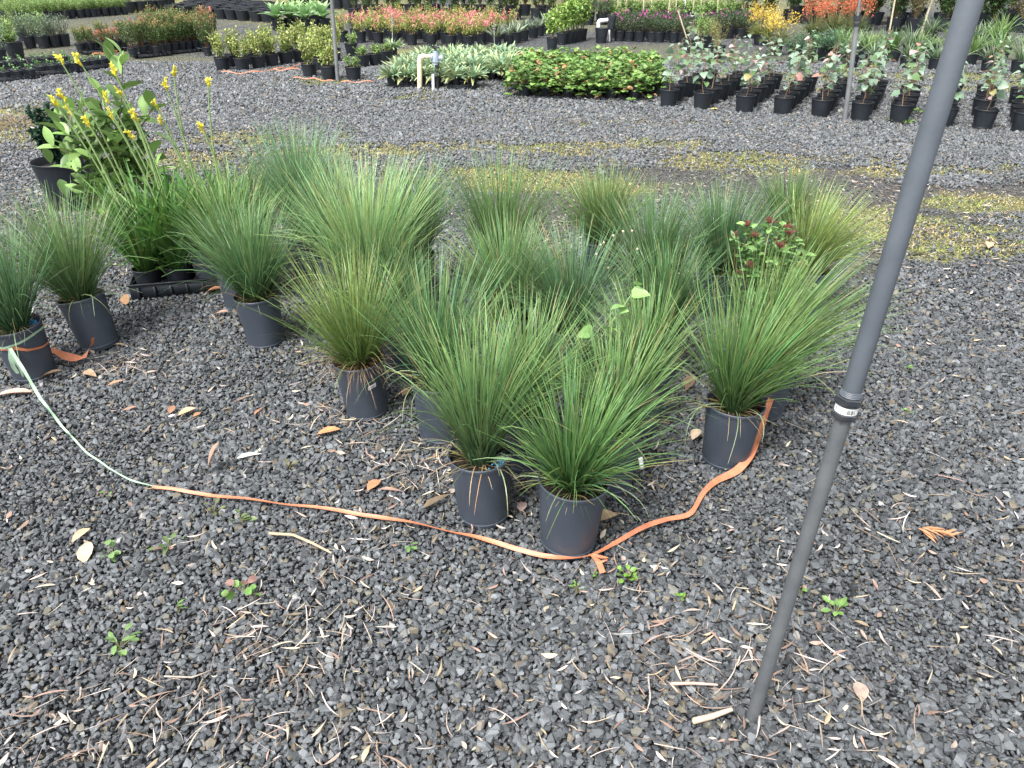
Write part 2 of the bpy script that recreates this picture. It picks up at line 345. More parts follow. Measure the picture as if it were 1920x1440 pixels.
# ------------------------------------------------------------------ front tussock pots
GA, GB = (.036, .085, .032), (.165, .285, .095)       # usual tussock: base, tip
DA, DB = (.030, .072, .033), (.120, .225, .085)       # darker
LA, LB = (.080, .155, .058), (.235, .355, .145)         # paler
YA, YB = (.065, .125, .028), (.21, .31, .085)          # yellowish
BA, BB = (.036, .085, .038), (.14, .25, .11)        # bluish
TG = 'tussock grasses in slate pots'
def tussock(px, py, label, ht=.58, n=430, tilt=(.02, .72), curve=(-.05, .45), ca=GA, cb=GB, dead=12, lean=(0, 0), seed=0, d=.198, h=.242, tip=(0, 0), prill=None, width=.0052, loc=None, base=True, limp=6, tags=True):
    rg = np.random.default_rng(100 + seed)
    c = at(px, py) if loc is None else loc
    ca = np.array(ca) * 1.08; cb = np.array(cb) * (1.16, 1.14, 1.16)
    n = int(n * 1.2); width *= .90; lean = (lean[0] + rg.normal(0, .09), lean[1] + rg.normal(0, .07)); tilt = (tilt[0], tilt[1] * rg.uniform(.86, 1.0))
    if c[1] > 2.7: n = int(n * 1.22)
    t = thing('potted_tussock', label, 'potted grass', cl(c), (tip[0], tip[1], 0), group=TG)
    z = add_pot(t, d, h)
    SETTLE.append((c[0], c[1], d * .40))
    g = G()
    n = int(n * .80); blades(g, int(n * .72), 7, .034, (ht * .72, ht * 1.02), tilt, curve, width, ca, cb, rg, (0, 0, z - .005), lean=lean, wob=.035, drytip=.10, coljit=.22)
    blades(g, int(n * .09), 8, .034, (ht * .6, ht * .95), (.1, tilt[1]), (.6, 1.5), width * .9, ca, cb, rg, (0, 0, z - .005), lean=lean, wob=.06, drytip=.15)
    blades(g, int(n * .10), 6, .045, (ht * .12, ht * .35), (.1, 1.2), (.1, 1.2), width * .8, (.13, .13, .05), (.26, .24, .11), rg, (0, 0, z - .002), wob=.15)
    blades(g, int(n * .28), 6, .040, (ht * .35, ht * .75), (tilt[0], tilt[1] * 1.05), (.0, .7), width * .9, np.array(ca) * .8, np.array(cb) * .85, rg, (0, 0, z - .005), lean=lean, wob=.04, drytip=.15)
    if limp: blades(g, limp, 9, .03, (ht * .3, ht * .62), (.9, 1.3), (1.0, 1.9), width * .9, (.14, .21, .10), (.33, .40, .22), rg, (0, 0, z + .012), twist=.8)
    if dead: blades(g, dead, 8, .04, (ht * .2, ht * .5), (.5, 1.25), (.5, 1.8), width * .55, (.26, .17, .09), (.42, .31, .18), rg, (0, 0, z), wob=.12)
    obj('grass_blades', g.mesh('grass_blades', 'blade'), t, kind='stuff')
    if prill:
        g = G(); a0 = prill
        for i in range(110):
            a = a0 + rg.normal(0, .28); q = d * .40 - abs(rg.normal(0, .013)); s = .0035
            lathe(g, [(0, -s), (s, -s * .3), (s, s * .4), (0, s)], 5, (.1, .1, .1), (q * math.cos(a), q * math.sin(a), z + .006 + rg.uniform(0, .006)))
        obj('fertiliser_pellets', g.mesh('fertiliser_pellets', 'prill'), t, kind='stuff')
    return t, z

T1, z1 = tussock(68, 702, 'tussock grass in slate pot tied round with orange and green tape', ht=0.53, seed=1, ca=BA, cb=(.13,.245,.105), tip=(R(2), R(-3)), d=.203, n=380, prill=.7, tilt=(.02, .62))
T2, z2 = tussock(190, 648, 'tilted slate pot of bright tussock grass beside the tape-tied pot', ht=0.56, seed=2, tip=(R(-4), R(-9)), ca=GA, cb=(.18,.30,.11), dead=8, limp=14)
T3, z3 = tussock(500, 643, 'upright tussock grass in slate pot, right of the black tray', ht=0.50, seed=3, ca=GA, cb=(.155,.285,.11), tilt=(.02, .72), n=520, tip=(R(0), R(-2)))
tussock(455, 575, 'tussock grass in slate pot half hidden behind the upright one by the tray', ht=0.50, seed=4, ca=GA, cb=GB)
T5, z5 = tussock(690, 772, 'yellowing grass with hanging straw blades, pot with small white sticker', ht=0.50, seed=5, ca=YA, cb=YB, dead=150, width=.0042, n=560, tilt=(.02, .82), tip=(R(1), R(-3)), limp=4)
T6, z6 = tussock(908, 964, 'tussock grass in slate pot with blue pellets on the soil', ht=0.53, seed=6, ca=(.035, .085, .045), cb=GB, prill=-.35, tip=(R(0), R(-2.0)), n=400, tilt=(.02, .52), width=.0060)
T7, z7 = tussock(1064, 1016, 'frontmost tussock grass, slate pot touching the corner of orange tape', ht=0.41, seed=7, ca=(.035, .095, .028), cb=(.15,.28,.09), tip=(0, R(2.5)), n=430, tilt=(.04, .82), d=.208, h=.242, prill=.5, limp=8, dead=8, width=.0056)
T8, z8 = tussock(1358, 862, 'broad tussock grass in slate pot inside the bend of orange tape', ht=0.50, seed=8, ca=GA, cb=(.16,.285,.085), n=500, tilt=(.03, .74), dead=24, tip=(0, R(1.5)))
tussock(828, 815, 'dark tussock grass in slate pot behind the pot with blue pellets', ht=0.54, seed=9, ca=DA, cb=DB, tilt=(.02, .6))
tussock(985, 865, 'tussock grass crowded between the two frontmost pots', ht=0.46, seed=10, ca=GA, cb=GB, tilt=(.02, .75))
tussock(1140, 905, 'tussock grass in slate pot just behind the frontmost pot', ht=0.42, seed=11, ca=DA, cb=GB, tilt=(.02, .75))
tussock(1195, 800, 'tussock grass in slate pot left of the broad one by the tape', ht=0.40, seed=12, ca=GA, cb=GB, tilt=(.02, .75))
tussock(1425, 775, 'tussock grass sprawling right towards the leaning pipe, behind the broad one', ht=0.56, seed=13, ca=GA, cb=(.175,.29,.09), lean=(.42, 0), tilt=(.05, .85), n=480)
tussock(745, 695, 'tussock grass in slate pot right behind the yellowing one', ht=0.44, seed=14, ca=DA, cb=DB, n=340, tilt=(.02, .6))
tussock(705, 640, 'tall pale tussock grass in the middle of the cluster', ht=0.68, seed=15, ca=LA, cb=(.24,.365,.15), n=720, tilt=(.02, .62), width=.0056, curve=(0, .4))
tussock(785, 560, 'dark tall tussock grass behind the tall pale one', ht=0.54, seed=16, ca=DA, cb=DB, n=520, tilt=(.02, .55))
tussock(583, 520, 'tall tussock grass farthest back on the left of the cluster', ht=0.66, seed=17, ca=DA, cb=(.145,.265,.12), n=600, tilt=(.02, .50), curve=(0, .35))
tussock(490, 520, 'loose tussock grass beside the yellow-flowered plants', ht=0.46, seed=18, ca=GA, cb=GB, n=380, tilt=(.02, .8))
tussock(640, 560, 'tussock grass wedged between the two tall ones', ht=0.58, seed=19, ca=GA, cb=(.15,.27,.11), n=420, tilt=(.02, .6))
tussock(952, 685, 'dense dark tussock grass, rim of slate pot showing in the centre', ht=0.48, seed=20, ca=DA, cb=GB, tilt=(.02, .74), n=560, limp=2)
tussock(940, 590, 'narrow upright tussock grass standing behind the dense dark one', ht=0.64, seed=21, ca=GA, cb=(.155,.265,.085), n=420, tilt=(.02, .56), curve=(0, .4), limp=2)
tussock(1062, 705, 'bluish tussock grass between centre pot and climbing weed', ht=0.50, seed=22, ca=BA, cb=(.12,.22,.10), tilt=(.02, .85), n=460)
tussock(1125, 530, 'tussock grass in slate pot standing apart at the back', ht=0.46, seed=23, ca=DA, cb=(.165,.26,.08), tilt=(.02, .88), n=560, limp=2)
tussock(1215, 610, 'tussock grass right of the pot standing apart', ht=0.50, seed=24, ca=DA, cb=(.125,.235,.085), tilt=(.02, .80), n=520)
tussock(1230, 700, 'dark tussock grass right of the climbing weed', ht=0.42, seed=25, ca=DA, cb=DB, tilt=(.02, .78), n=520)
tussock(1338, 590, 'blue-green tussock grass left of the red-budded shrub', ht=0.50, seed=26, ca=(.03, .075, .035), cb=(.12,.23,.095), tilt=(.02, .78), n=560, limp=1)
tussock(1455, 520, 'farthest tussock grass, behind the red-budded shrub', ht=0.43, seed=27, ca=GA, cb=(.155,.265,.09), tilt=(.02, .78), n=460, limp=1)
tussock(1500, 590, 'yellow-green grass leaning right, rightmost of the cluster', ht=0.48, seed=28, ca=(.045, .095, .025), cb=(.22,.30,.085), tilt=(.04, .8), lean=(.38, .1), n=460, limp=1, width=.0045)
tussock(405, 540, 'green grass tuft between black tray and the cluster', ht=0.34, seed=29, ca=GA, cb=GB, n=260, tilt=(.02, .7))

# white sticker on T5
def on_pot(t, d, h, k, ang, z, off=.0012):
    r = d / 2 * k + (d / 2 - d / 2 * k) * z / h; return r + off
def band(root, name, mat, d, h, pts, hw, off=.003, seg=40, k=.8, extra=None):
    """ribbon round a pot: pts (angle deg, z)"""
    a = np.array([p[0] for p in pts], float); z = np.array([p[1] for p in pts], float)
    A = np.linspace(a[0], a[-1], seg); Z = np.interp(A, a, z); g = G()
    r = d / 2 * k + (d / 2 * (1 - k)) * Z / h + off; H = hw if np.isscalar(hw) else np.interp(A, a, hw)
    P = np.stack([r * np.cos(np.radians(A)), r * np.sin(np.radians(A)), Z], 1)
    wv = np.stack([.1 * np.cos(np.radians(A)), .1 * np.sin(np.radians(A)), np.ones(seg)], 1) * np.reshape(H, (-1, 1))
    strips(g, P[None], wv[None], np.full((1, seg, 3), .5)); return obj(name, g.mesh(name, mat), root)
band(T5, 'sticker', 'label', .198, .242, [(-66, .155), (-46, .163)], .0085, off=.0012, seg=6)
g = G()
for i in range(9):
    a = R(-64 + i * 1.6 + (i % 3) * .4); z = .155 + i * .0007; r = .0792 + .0198 * z / .242 + .0026
    box(g, (r * math.cos(a), r * math.sin(a), z), (.0004, .0009, .008), rz=a)
obj('print', g.mesh('print', 'ink'), bpy.data.objects['sticker'])

# tape round the left pot
TO = thing('orange_tape_loop', 'orange tape looped slackly round the left slate pot', 'tape', cl(T1.location), tuple(T1.rotation_euler))
band(TO, 'tape', 'orange', .203, .242, [(-200, .185), (-150, .195), (-115, .182), (-95, .178), (-70, .180), (-50, .158), (-15, .143), (20, .14), (60, .13), (100, .14), (140, .148), (160, .15)], [.004, .011, .010, .004, .010, .006, .004, .005, .005, .005, .005, .005], seg=80, off=.004)
g = G()     # loose crumpled end lying behind
e = at(118, 668); L0 = np.array(cl(T1.location))
pts = np.array([(.088, .03, .10), (.11, .05, .06), (.135, .075, .03), (.16, .07, .028), (.185, .10, .035), (.20, .13, .06), (.21, .14, .09)])
sdv = np.array([(0, .004, .01), (0, .012, .012), (.006, .018, .006), (.004, .02, .0), (.0, .016, .01), (.006, .01, .004), (.004, .006, .0)])
strips(g, pts[None], sdv[None], np.full((1, 7, 3), .5)); obj('loose_end', g.mesh('loose_end', 'orange'), TO)

def ribbon(name, label, cat, px, mat, hw, zs=None, tails=(), twists=0, n=160):
    K = np.array([at(p[0], p[1], p[2] if len(p) > 2 else .030) for p in px])
    seg = np.r_[0, np.cumsum(np.linalg.norm(np.diff(K, axis=0), axis=1))]; s = np.linspace(0, seg[-1], n)
    P = np.stack([np.interp(s, seg, K[:, i]) for i in range(3)], 1)
    for _ in range(3): P[1:-1] = (P[:-2] + 2 * P[1:-1] + P[2:]) / 4
    tg = np.gradient(P, axis=0); tg /= np.linalg.norm(tg, axis=1, keepdims=True)
    sv = np.cross(tg, [0, 0, 1.]); sv /= np.linalg.norm(sv, axis=1, keepdims=True); nv = np.cross(sv, tg)
    rg = np.random.default_rng(5); ph = np.clip(np.interp(s, np.linspace(0, seg[-1], 26), rg.normal(0, .5, 26) - .15), -.9, .5)
    Sd = sv * np.cos(ph)[:, None] + nv * np.sin(ph)[:, None]
    P[:, 2] += np.where(P[:, 2] < .035, gz(P[:, 0], P[:, 1]) + .003 * np.sin(s * 23) - .002, 0)
    wv = np.interp(s, np.linspace(0, seg[-1], len(hw)), hw)[:, None]
    g = G(); strips(g, P[None], (Sd * wv)[None], np.full((1, n, 3), .5), (nv * wv * .25)[None])
    r = thing(name, label, cat); obj('tape', g.mesh('tape', mat), r)
    return r
rb = ribbon('orange_tape', 'long strip of orange tape lying on gravel round the front of the pots', 'tape',
    [(285, 912), (350, 922), (420, 932), (520, 942), (600, 950), (700, 965), (800, 985), (880, 1003), (960, 1024), (1010, 1036), (1050, 1043), (1085, 1044), (1112, 1038), (1150, 1016), (1205, 988), (1255, 971), (1296, 963), (1318, 924), (1345, 898), (1385, 882, .03), (1408, 855, .045), (1424, 815, .07), (1436, 775, .10), (1452, 730, .13), (1470, 690, .15)],
    'orange', [.005, .006, .006, .006, .0065, .007, .0072, .0075, .007, .008, .008, .014, .010, .011, .010])
g = G()
K = np.array([at(1108, 1040, .028), at(1120, 1050, .03), at(1126, 1062, .026), at(1130, 1074, .022)])
strips(g, K[None], np.array([(.003, 0, .002), (.009, 0, 0), (.007, .002, .004), (.009, .003, 0)])[None], np.full((1, 4, 3), .5)); obj('knot_tail', g.mesh('knot_tail', 'orange'), rb)
g = G(); K = np.array([at(1112, 1040, .030), at(1140, 1048, .036), at(1122, 1056, .03), at(1112, 1044, .03)])
strips(g, K[None], np.array([(.002, .004, .002)] * 4)[None], np.full((1, 4, 3), .5)); obj('knot', g.mesh('knot', 'orange'), rb)
rt = ribbon('green_tape', 'pale green tape running from the left pot down to the orange tape', 'tape',
    [(18, 652, .182), (42, 690, .11), (76, 748, .05), (120, 803, .026), (160, 845), (205, 878), (245, 898), (290, 913)], 'green', [.0065, .006, .005, .0036, .0028, .0028])
g = G()
p0 = at(17, 652, .182)
for dx, dz, q in ((.0, .0, .007), (.012, -.004, .006), (-.006, 0, .005)):
    K = np.array([p0, p0 + (dx, -.010, -.045), p0 + (dx * 1.6 - .004, -.004, -.085 + dz), p0 + (dx * 1.2, .0, -.118 + dz * 4)])
    strips(g, K[None], np.array([(.004, 0, 0), (q, .002, 0), (q * .5, .003, 0), (q * .6, 0, .002)])[None], np.full((1, 4, 3), .5))
obj('hanging_end', g.mesh('hanging_end', 'green'), rt)
band(rt, 'pot_loop', 'green', .203, .242, [(-180, .21), (-120, .193), (-96, .185), (-60, .198), (-20, .215), (40, .216), (100, .218), (180, .21)], .005, off=.0065, seg=60)
rt_loop = bpy.data.objects['pot_loop']; rt_loop.location = cl(T1.location); rt_loop.rotation_euler = T1.rotation_euler

# ------------------------------------------------------------------ leaning pipe with coupling
A = Vector(cl(at(1410, 1346))); B = Vector((.656, 1.227, 1.525)); ax = (B - A).normalized()
def on_axis(py):     # distance along the pipe whose picture row is py
    lo, hi = 0, 1.6
    for _ in range(40):
        m = (lo + hi) / 2; P = A + ax * m - Vector((0, 0, CAM_H)); f = P.dot(Vector(FW)); u = P.dot(Vector(UP))
        if 720 - u / f * F > py: lo = m
        else: hi = m
    return lo
sJ = on_axis(757); RQ = ax.to_track_quat('Z', 'Y')
PP = thing('leaning_pipe', 'tall grey plastic pipe leaning right with a threaded coupling halfway', 'pipe', A, RQ.to_euler())
def pipe_part(name, prof, mat, n=32, sharp=35):
    g = G(); lathe(g, prof, n); me = g.mesh(name, mat); smoothby(me, sharp); return obj(name, me, PP)
pipe_part('lower_pipe', [(0, -.05), (.0148, -.05), (.0150, 0.0), (.0155, sJ * .5), (.0150, sJ - .02)], 'lowpipe')
pipe_part('upper_pipe', [(.0168, sJ + .018), (.0174, sJ + .02), (.0178, 1.3), (.0178, 2.3), (.0156, 2.31), (0, 2.31)], 'pipe')
th = [(.0225, sJ + .015)]
for i in range(5): th += [(.0196 - i * .0003, sJ + .016 + i * .0030), (.0182 - i * .0003, sJ + .0175 + i * .0030)]
pipe_part('thread', th + [(.0166, sJ + .032)], 'pipe', 32, 20)
def hexnut(name, z0, z1, r):
    pipe_part(name, [(.013, z0), (r * .94, z0), (r, z0 + .002), (r, z1 - .002), (r * .93, z1), (.013, z1)], 'fitting', 6, 20)
hexnut('upper_nut', sJ + .004, sJ + .018, .0262); hexnut('lower_nut', sJ - .026, sJ - .0145, .0260)
pipe_part('collar', [(.0212, sJ - .000), (.0222, sJ + .001), (.0222, sJ + .005), (.013, sJ + .005)], 'fitting')
pipe_part('white_band', [(.013, sJ - .0150), (.0206, sJ - .0147), (.0207, sJ + .001), (.013, sJ + .001)], 'label')
WB = bpy.data.objects['white_band']; g = G(); rg = np.random.default_rng(3)
vdir = RQ.inverted() @ (Vector((0, 0, 1.6)) - A); a0 = math.atan2(vdir.y, vdir.x)
for i in range(17):
    a = a0 + R(2 + i * 3.0); r = .0208
    if rg.random() < .75: box(g, (r * math.cos(a), r * math.sin(a), sJ - .0078), (.0003, rg.uniform(.0003, .0008), .0095), rz=a)
for j, (row, nn) in enumerate(((-.0045, 5), (-.0075, 4), (-.0105, 6))):
    for i in range(nn):
        a = a0 - R(10 + 3.2 * i + j * 2); r = .0208; box(g, (r * math.cos(a), r * math.sin(a), sJ + row), (.0003, .0005, .0014), rz=a)
for j in range(3):
    for i in range(3):
        a = a0 - R(50 + 3.4 * i); r = .0208; box(g, (r * math.cos(a), r * math.sin(a), sJ - .005 - j * .0028), (.0003, .0008, .0011), rz=a)
obj('barcode', g.mesh('barcode', 'ink'), WB)
g = G(); rg = np.random.default_rng(8)     # cut marks and a slit along the lower pipe
def mark(z0, z1, a1, a2, w):
    n = 8; t = np.linspace(0, 1, n); z = z0 + (z1 - z0) * t; a = a1 + (a2 - a1) * t + rg.normal(0, .02, n); r = .0146
    P = np.stack([r * np.cos(a), r * np.sin(a), z], 1); sd_ = np.stack([-np.sin(a), np.cos(a), 0 * a], 1) * w * np.sin(np.pi * (.08 + .84 * t))[:, None]
    strips(g, P[None], sd_[None], np.full((1, n, 3), .5))
mark(.0, sJ - .06, a0 + .72, a0 + .80, .0010)
mark(.25, sJ - .10, a0 + .45, a0 + .62, .0006)
for i in range(14):
    z = rg.uniform(.02, sJ - .08); a = a0 + rg.uniform(-.9, .9); mark(z, z + rg.uniform(.008, .04), a, a + rg.uniform(-.25, .25), .0006)
obj('scratch_marks', g.mesh('scratch_marks', 'ink'), PP, kind='stuff')

# ------------------------------------------------------------------ strap-leaved flowering plants in the black tray
def tray(c, sx, sy, rz, label, group=None, h=.055):
    t = thing('seedling_tray', label, 'tray', cl(c), (0, 0, rz), group=group)
    g = G(); wl = .006
    box(g, (0, 0, .012), (sx, sy, .008))
    for s in (-1, 1):
        box(g, (s * sx / 2, 0, h / 2 + .004), (wl, sy, h)); box(g, (0, s * sy / 2, h / 2 + .004), (sx - wl, wl, h))
        box(g, (s * (sx / 2 + .004), 0, h), (.012, sy + .02, .006)); box(g, (0, s * (sy / 2 + .004), h + .0012), (sx + .02, .012, .006))
    obj('tray_body', g.mesh('tray_body', 'blackpot'), t)
    g = G(); n = max(3, int(sx / .07))
    for i in range(n):
        for s in (-1, 1): box(g, (-sx / 2 + (i + .5) * sx / n, s * (sy / 2 + .006), h * .45), (.010, .008, h * .8))
    for i in range(max(2, int(sy / .08))):
        m = max(2, int(sy / .08))
        for s in (-1, 1): box(g, (s * (sx / 2 + .006), -sy / 2 + (i + .5) * sy / m, h * .45), (.008, .010, h * .8))
    obj('ribs', g.mesh('ribs', 'blackpot'), t, kind='stuff'); return t
TC = at(362, 552); TR = R(14)
tray(TC + (-.02, .17, 0), .62, .38, TR, 'large black tray under the strap-leaved plants with yellow flowers', h=.085)
def in_tray(u, v):
    return np.array([TC[0] - .02 + u * math.cos(TR) - v * math.sin(TR), TC[1] + .17 + u * math.sin(TR) + v * math.cos(TR), .022])
spots = [(u, v) for v in (-.11, .08) for u in (-.23, -.08, .075, .225)]
KN = ['front corner pot at the left', 'second pot of its front row', 'third pot of its front row', 'front right corner, beside the white tag', 'back left corner', 'second pot of its back row', 'third pot of its back row', 'back right corner']
KP = []
for i, (u, v) in enumerate(spots):
    rg = np.random.default_rng(300 + i); c = in_tray(u, v)
    t = thing('potted_flowering_plant', 'green strap-leaved plant in the big tray, ' + KN[i], 'potted plant', cl(c), group='strap-leaved plants in the big tray')
    z = add_pot(t, .135, .125, 'blackpot', 28, fill=.018); g = G()
    blades(g, 74, 7, .04, (.28, .55), (.03, .60), (.05, .7), .019, (.035, .095, .02), (.10, .215, .045), rg, (0, 0, z), prof=(.55, .9, 1, .9, .6, .1), fold=.4)
    blades(g, 12, 6, .04, (.15, .28), (.4, 1.1), (.3, 1.0), .015, (.04, .10, .02), (.10, .20, .04), rg, (0, 0, z), prof=(.55, .9, 1, .9, .6, .1))
    obj('strap_leaves', g.mesh('strap_leaves', 'leaf'), t, kind='stuff'); KP.append((t, c, z))
FL = [(110, 108, 4), (143, 106, 5), (210, 124, 1), (98, 186, 0), (112, 176, 0), (222, 168, 5), (196, 178, 5), (124, 200, 0), (160, 224, 4), (246, 205, 1), (251, 212, 1), (241, 248, 5), (292, 196, 6), (298, 222, 6), (307, 152, 2), (325, 126, 6), (390, 150, 3), (377, 237, 3), (202, 208, 1)]
for i, (fx, fy, k) in enumerate(FL):
    rg = np.random.default_rng(400 + i); t, c, z = KP[k]
    tip = aty(fx, fy, c[1] - rg.uniform(.0, .12)) - c; b = np.array([rg.uniform(-.02, .02), rg.uniform(-.02, .02), z])
    s = np.linspace(0, 1, 10)[:, None]; mid = b * .5 + tip * .5 + np.array([-.06 * np.sign(tip[0]) * 1.0, 0, .05])
    P = (1 - s) ** 2 * b + 2 * s * (1 - s) * mid + s ** 2 * tip; g = G()
    tube(g, P, np.linspace(.0052, .0032, 10), (.20, .29, .11), 6)
    fs = obj('flower_stem', g.mesh('flower_stem', 'stem'), t)
    # side bract
    g = G(); d0 = P[-1] - P[-2]; d0 /= np.linalg.norm(d0); nf = rg.integers(6, 10)
    for q in range(nf):
        o = rg.normal(0, 1, 3); o -= d0 * o.dot(d0) * .3; o /= np.linalg.norm(o)
        p = tip - d0 * rg.uniform(.0, .045); dd = d0 * 1.1 + o * .75; dd /= np.linalg.norm(dd); Lf = rg.uniform(.012, .022)
        Lf *= .8; pt = np.array([p, p + dd * Lf * .5, p + dd * Lf + d0 * .004]); cc = (.80, .68, .07) if rg.random() < .7 else (.66, .64, .14)
        tube(g, pt, [.0034, .0046, .0056], cc, 5)
        for r_ in range(5):
            a = rg.normal(0, 1, 3); a /= np.linalg.norm(a); e = pt[-1]; leaves(g, e[None], (dd + a * .9)[None], .013, .0075, np.array([[.88, .82, .16]]), rg, 'lance', 3, .3, 0)
    obj('yellow_flower', g.mesh('yellow_flower', 'petal'), fs)

# white plant tag in the tray and one standing by the front pots
def plant_tag(p, rot, label, hh=.09, ww=.016):
    t = thing('plant_tag', label, 'plant tag', cl(p), rot); g = G()
    V = [(-ww / 2, 0, hh), (ww / 2, 0, hh), (ww / 2, 0, .02), (0, 0, 0), (-ww / 2, 0, .02)]
    V = np.array(V + [(x, .0012, z) for x, _, z in V])
    g.add(V, [[0, 4, 2, 1], [4, 3, 2, 2], [5, 6, 7, 9], [9, 7, 8, 8], [0, 1, 6, 5], [1, 2, 7, 6], [4, 0, 5, 9], [3, 4, 9, 8], [2, 3, 8, 7]], (.8, .8, .8)); obj('tag_blade', g.mesh('tag_blade', 'label'), t); return t, hh, ww
plant_tag(aty(384, 512, KP[3][1][1] - .05), (R(-8), R(5), 0), 'narrow white tag stuck upright at the right edge of the tray', .11, .014)
t_, hh, ww = plant_tag(at(1206, 890, .10), (R(-12), R(-10), R(10)), 'small white tag with fine lines behind the frontmost pot', .062, .014)
g = G()
for zz in (.022, .036, .050): box(g, (0, -.0006, zz), (ww * .9, .0008, .0008))
obj('printed_lines', g.mesh('printed_lines', 'ink'), t_)

# ------------------------------------------------------------------ big pot with dark shrub, large-leaved shrub behind
c = aty(115, 304, 5.2); c[2] = 0
t = thing('potted_shrub', 'large black pot of dark small-leaved shrub at the left edge', 'potted shrub', cl(c)); SETTLE.append((c[0], c[1], .13))
z = add_pot(t, .37, .33, 'blackpot', 48, k=.70, fill=.05); rg = np.random.default_rng(31); g = G(); g2 = G()
for i in range(16):
    a = i * 2.4; tp = np.array([rg.uniform(.03, .13) * math.cos(a) - .01, .13 * math.sin(a), rg.uniform(.2, .40)]); P = np.linspace(0, 1, 6)[:, None] * tp + np.array([0, 0, z]) + np.array([.0, 0, 0])
    tube(g2, P, np.linspace(.004, .0015, 6), (.08, .05, .03), 5)
    q = rg.random(130); p0 = P[0] + (P[-1] - P[0]) * q[:, None] ** .7; dd = rg.normal(0, 1, (130, 3)) + [0, 0, .5]
    leaves(g, p0, dd, rg.uniform(.028, .045, 130), .022, pick([(.015, .045, .028), (.02, .06, .03), (.03, .075, .04)], 130, rg), rg, 'ell', 4, .5)
obj('stems', g2.mesh('stems', 'stem'), t); obj('dark_leaves', g.mesh('dark_leaves', 'gloss'), t, kind='stuff')

c = at(262, 452); t = thing('large_leaved_shrub', 'tall shrub with big oval glossy leaves behind the yellow flowers', 'potted shrub', cl(c)); SETTLE.append((c[0], c[1], .11))
z = add_pot(t, .28, .24, 'blackpot', 40); rg = np.random.default_rng(32)
Y = c[1]; BR = [(230, 92, 9), (285, 190, 9), (150, 190, 9), (110, 200, 8), (100, 260, 8), (130, 300, 8), (190, 160, 9), (215, 250, 10), (255, 285, 9), (300, 300, 7), (170, 280, 9), (205, 330, 8), (155, 345, 7), (245, 215, 9), (200, 215, 9), (120, 235, 8), (310, 340, 6)]
g = G(); LP = []
trunk = np.array([(0, 0, z), (.01, .0, z + .15), (.0, 0, z + .35), (-.03, 0, z + .6)])
tube(g, trunk, [.010, .009, .007, .005], (.10, .06, .04), 7)
LV = []
for i, (bx, by, nl) in enumerate(BR):
    tip = aty(bx, by + 14, Y + rg.uniform(-.16, .16)) - c; q = rg.uniform(.15, .8); b = trunk[0] + (trunk[-1] - trunk[0]) * min(q, max(.05, (tip[2] - z - .1) / .65))
    s = np.linspace(0, 1, 6)[:, None]; P = b + (tip - b) * s + np.array([0, 0, -.03]) * np.sin(s * 3.14)
    tube(g, P, np.linspace(.005, .003, 6), (.16, .15, .06), 5)
    dr = P[-1] - P[-3]; dr /= np.linalg.norm(dr)
    for j in range(nl):
        f = 1 - j / nl * .75; p = b + (tip - b) * f; a = j * 2.4 + i; s1 = np.cross(dr, [0, 1, .2]); s1 /= np.linalg.norm(s1); s2 = np.cross(dr, s1)
        up = .95 if j < 3 else .35; dd = s1 * math.cos(a) + s2 * math.sin(a) + dr * up + np.array([0, 0, .35]); young = j < 3
        LV.append((p, dd / np.linalg.norm(dd), rg.uniform(.095, .14) * (1.0 if j else 1.05), young))
obj('branches', g.mesh('branches', 'stem'), t)
vm = []
for q in range(6):     # six leaf shapes shared by all leaves
    for yg in (0, 1):
        g = G(); C = pick([(.24, .38, .12), (.20, .34, .09)] if yg else [(.13, .22, .065), (.17, .27, .08), (.09, .165, .05)], 1, rg, .1)
        leaves(g, np.zeros((1, 3)), np.array([[1., 0, .15]]), 1, (.44 + .08 * rg.random()), C, rg, 'ell', 8, .55 + .3 * rg.random() * (1 - yg), .32, 4.0); vm.append(g.mesh('leaf', 'gloss', True))
for _ in range(190):
    q = rg.integers(len(BR)); tip = aty(BR[q][0], BR[q][1] + 14, Y) - c; f = rg.uniform(.35, 1.0); p = np.array([-.02, 0, z]) + (tip - [-.02, 0, z]) * f + rg.normal(0, .045, 3); dd = rg.normal(0, 1, 3) + [tip[0] * 1.5, -.3, .5]
    LV.append((p, dd / np.linalg.norm(dd), rg.uniform(.10, .15), rg.random() < .12))
for (p, dd, L, yg) in LV:
    o = obj('leaf', vm[int(rg.integers(6)) * 2 + int(yg)], t, tuple(p), (0, 0, 0), L)
    e = Vector(dd).to_track_quat('X', 'Z') @ Matrix.Rotation(rg.normal(0, .35), 3, 'X').to_quaternion(); o.rotation_mode = 'QUATERNION'; o.rotation_quaternion = e
    o.scale = (L,) * 3

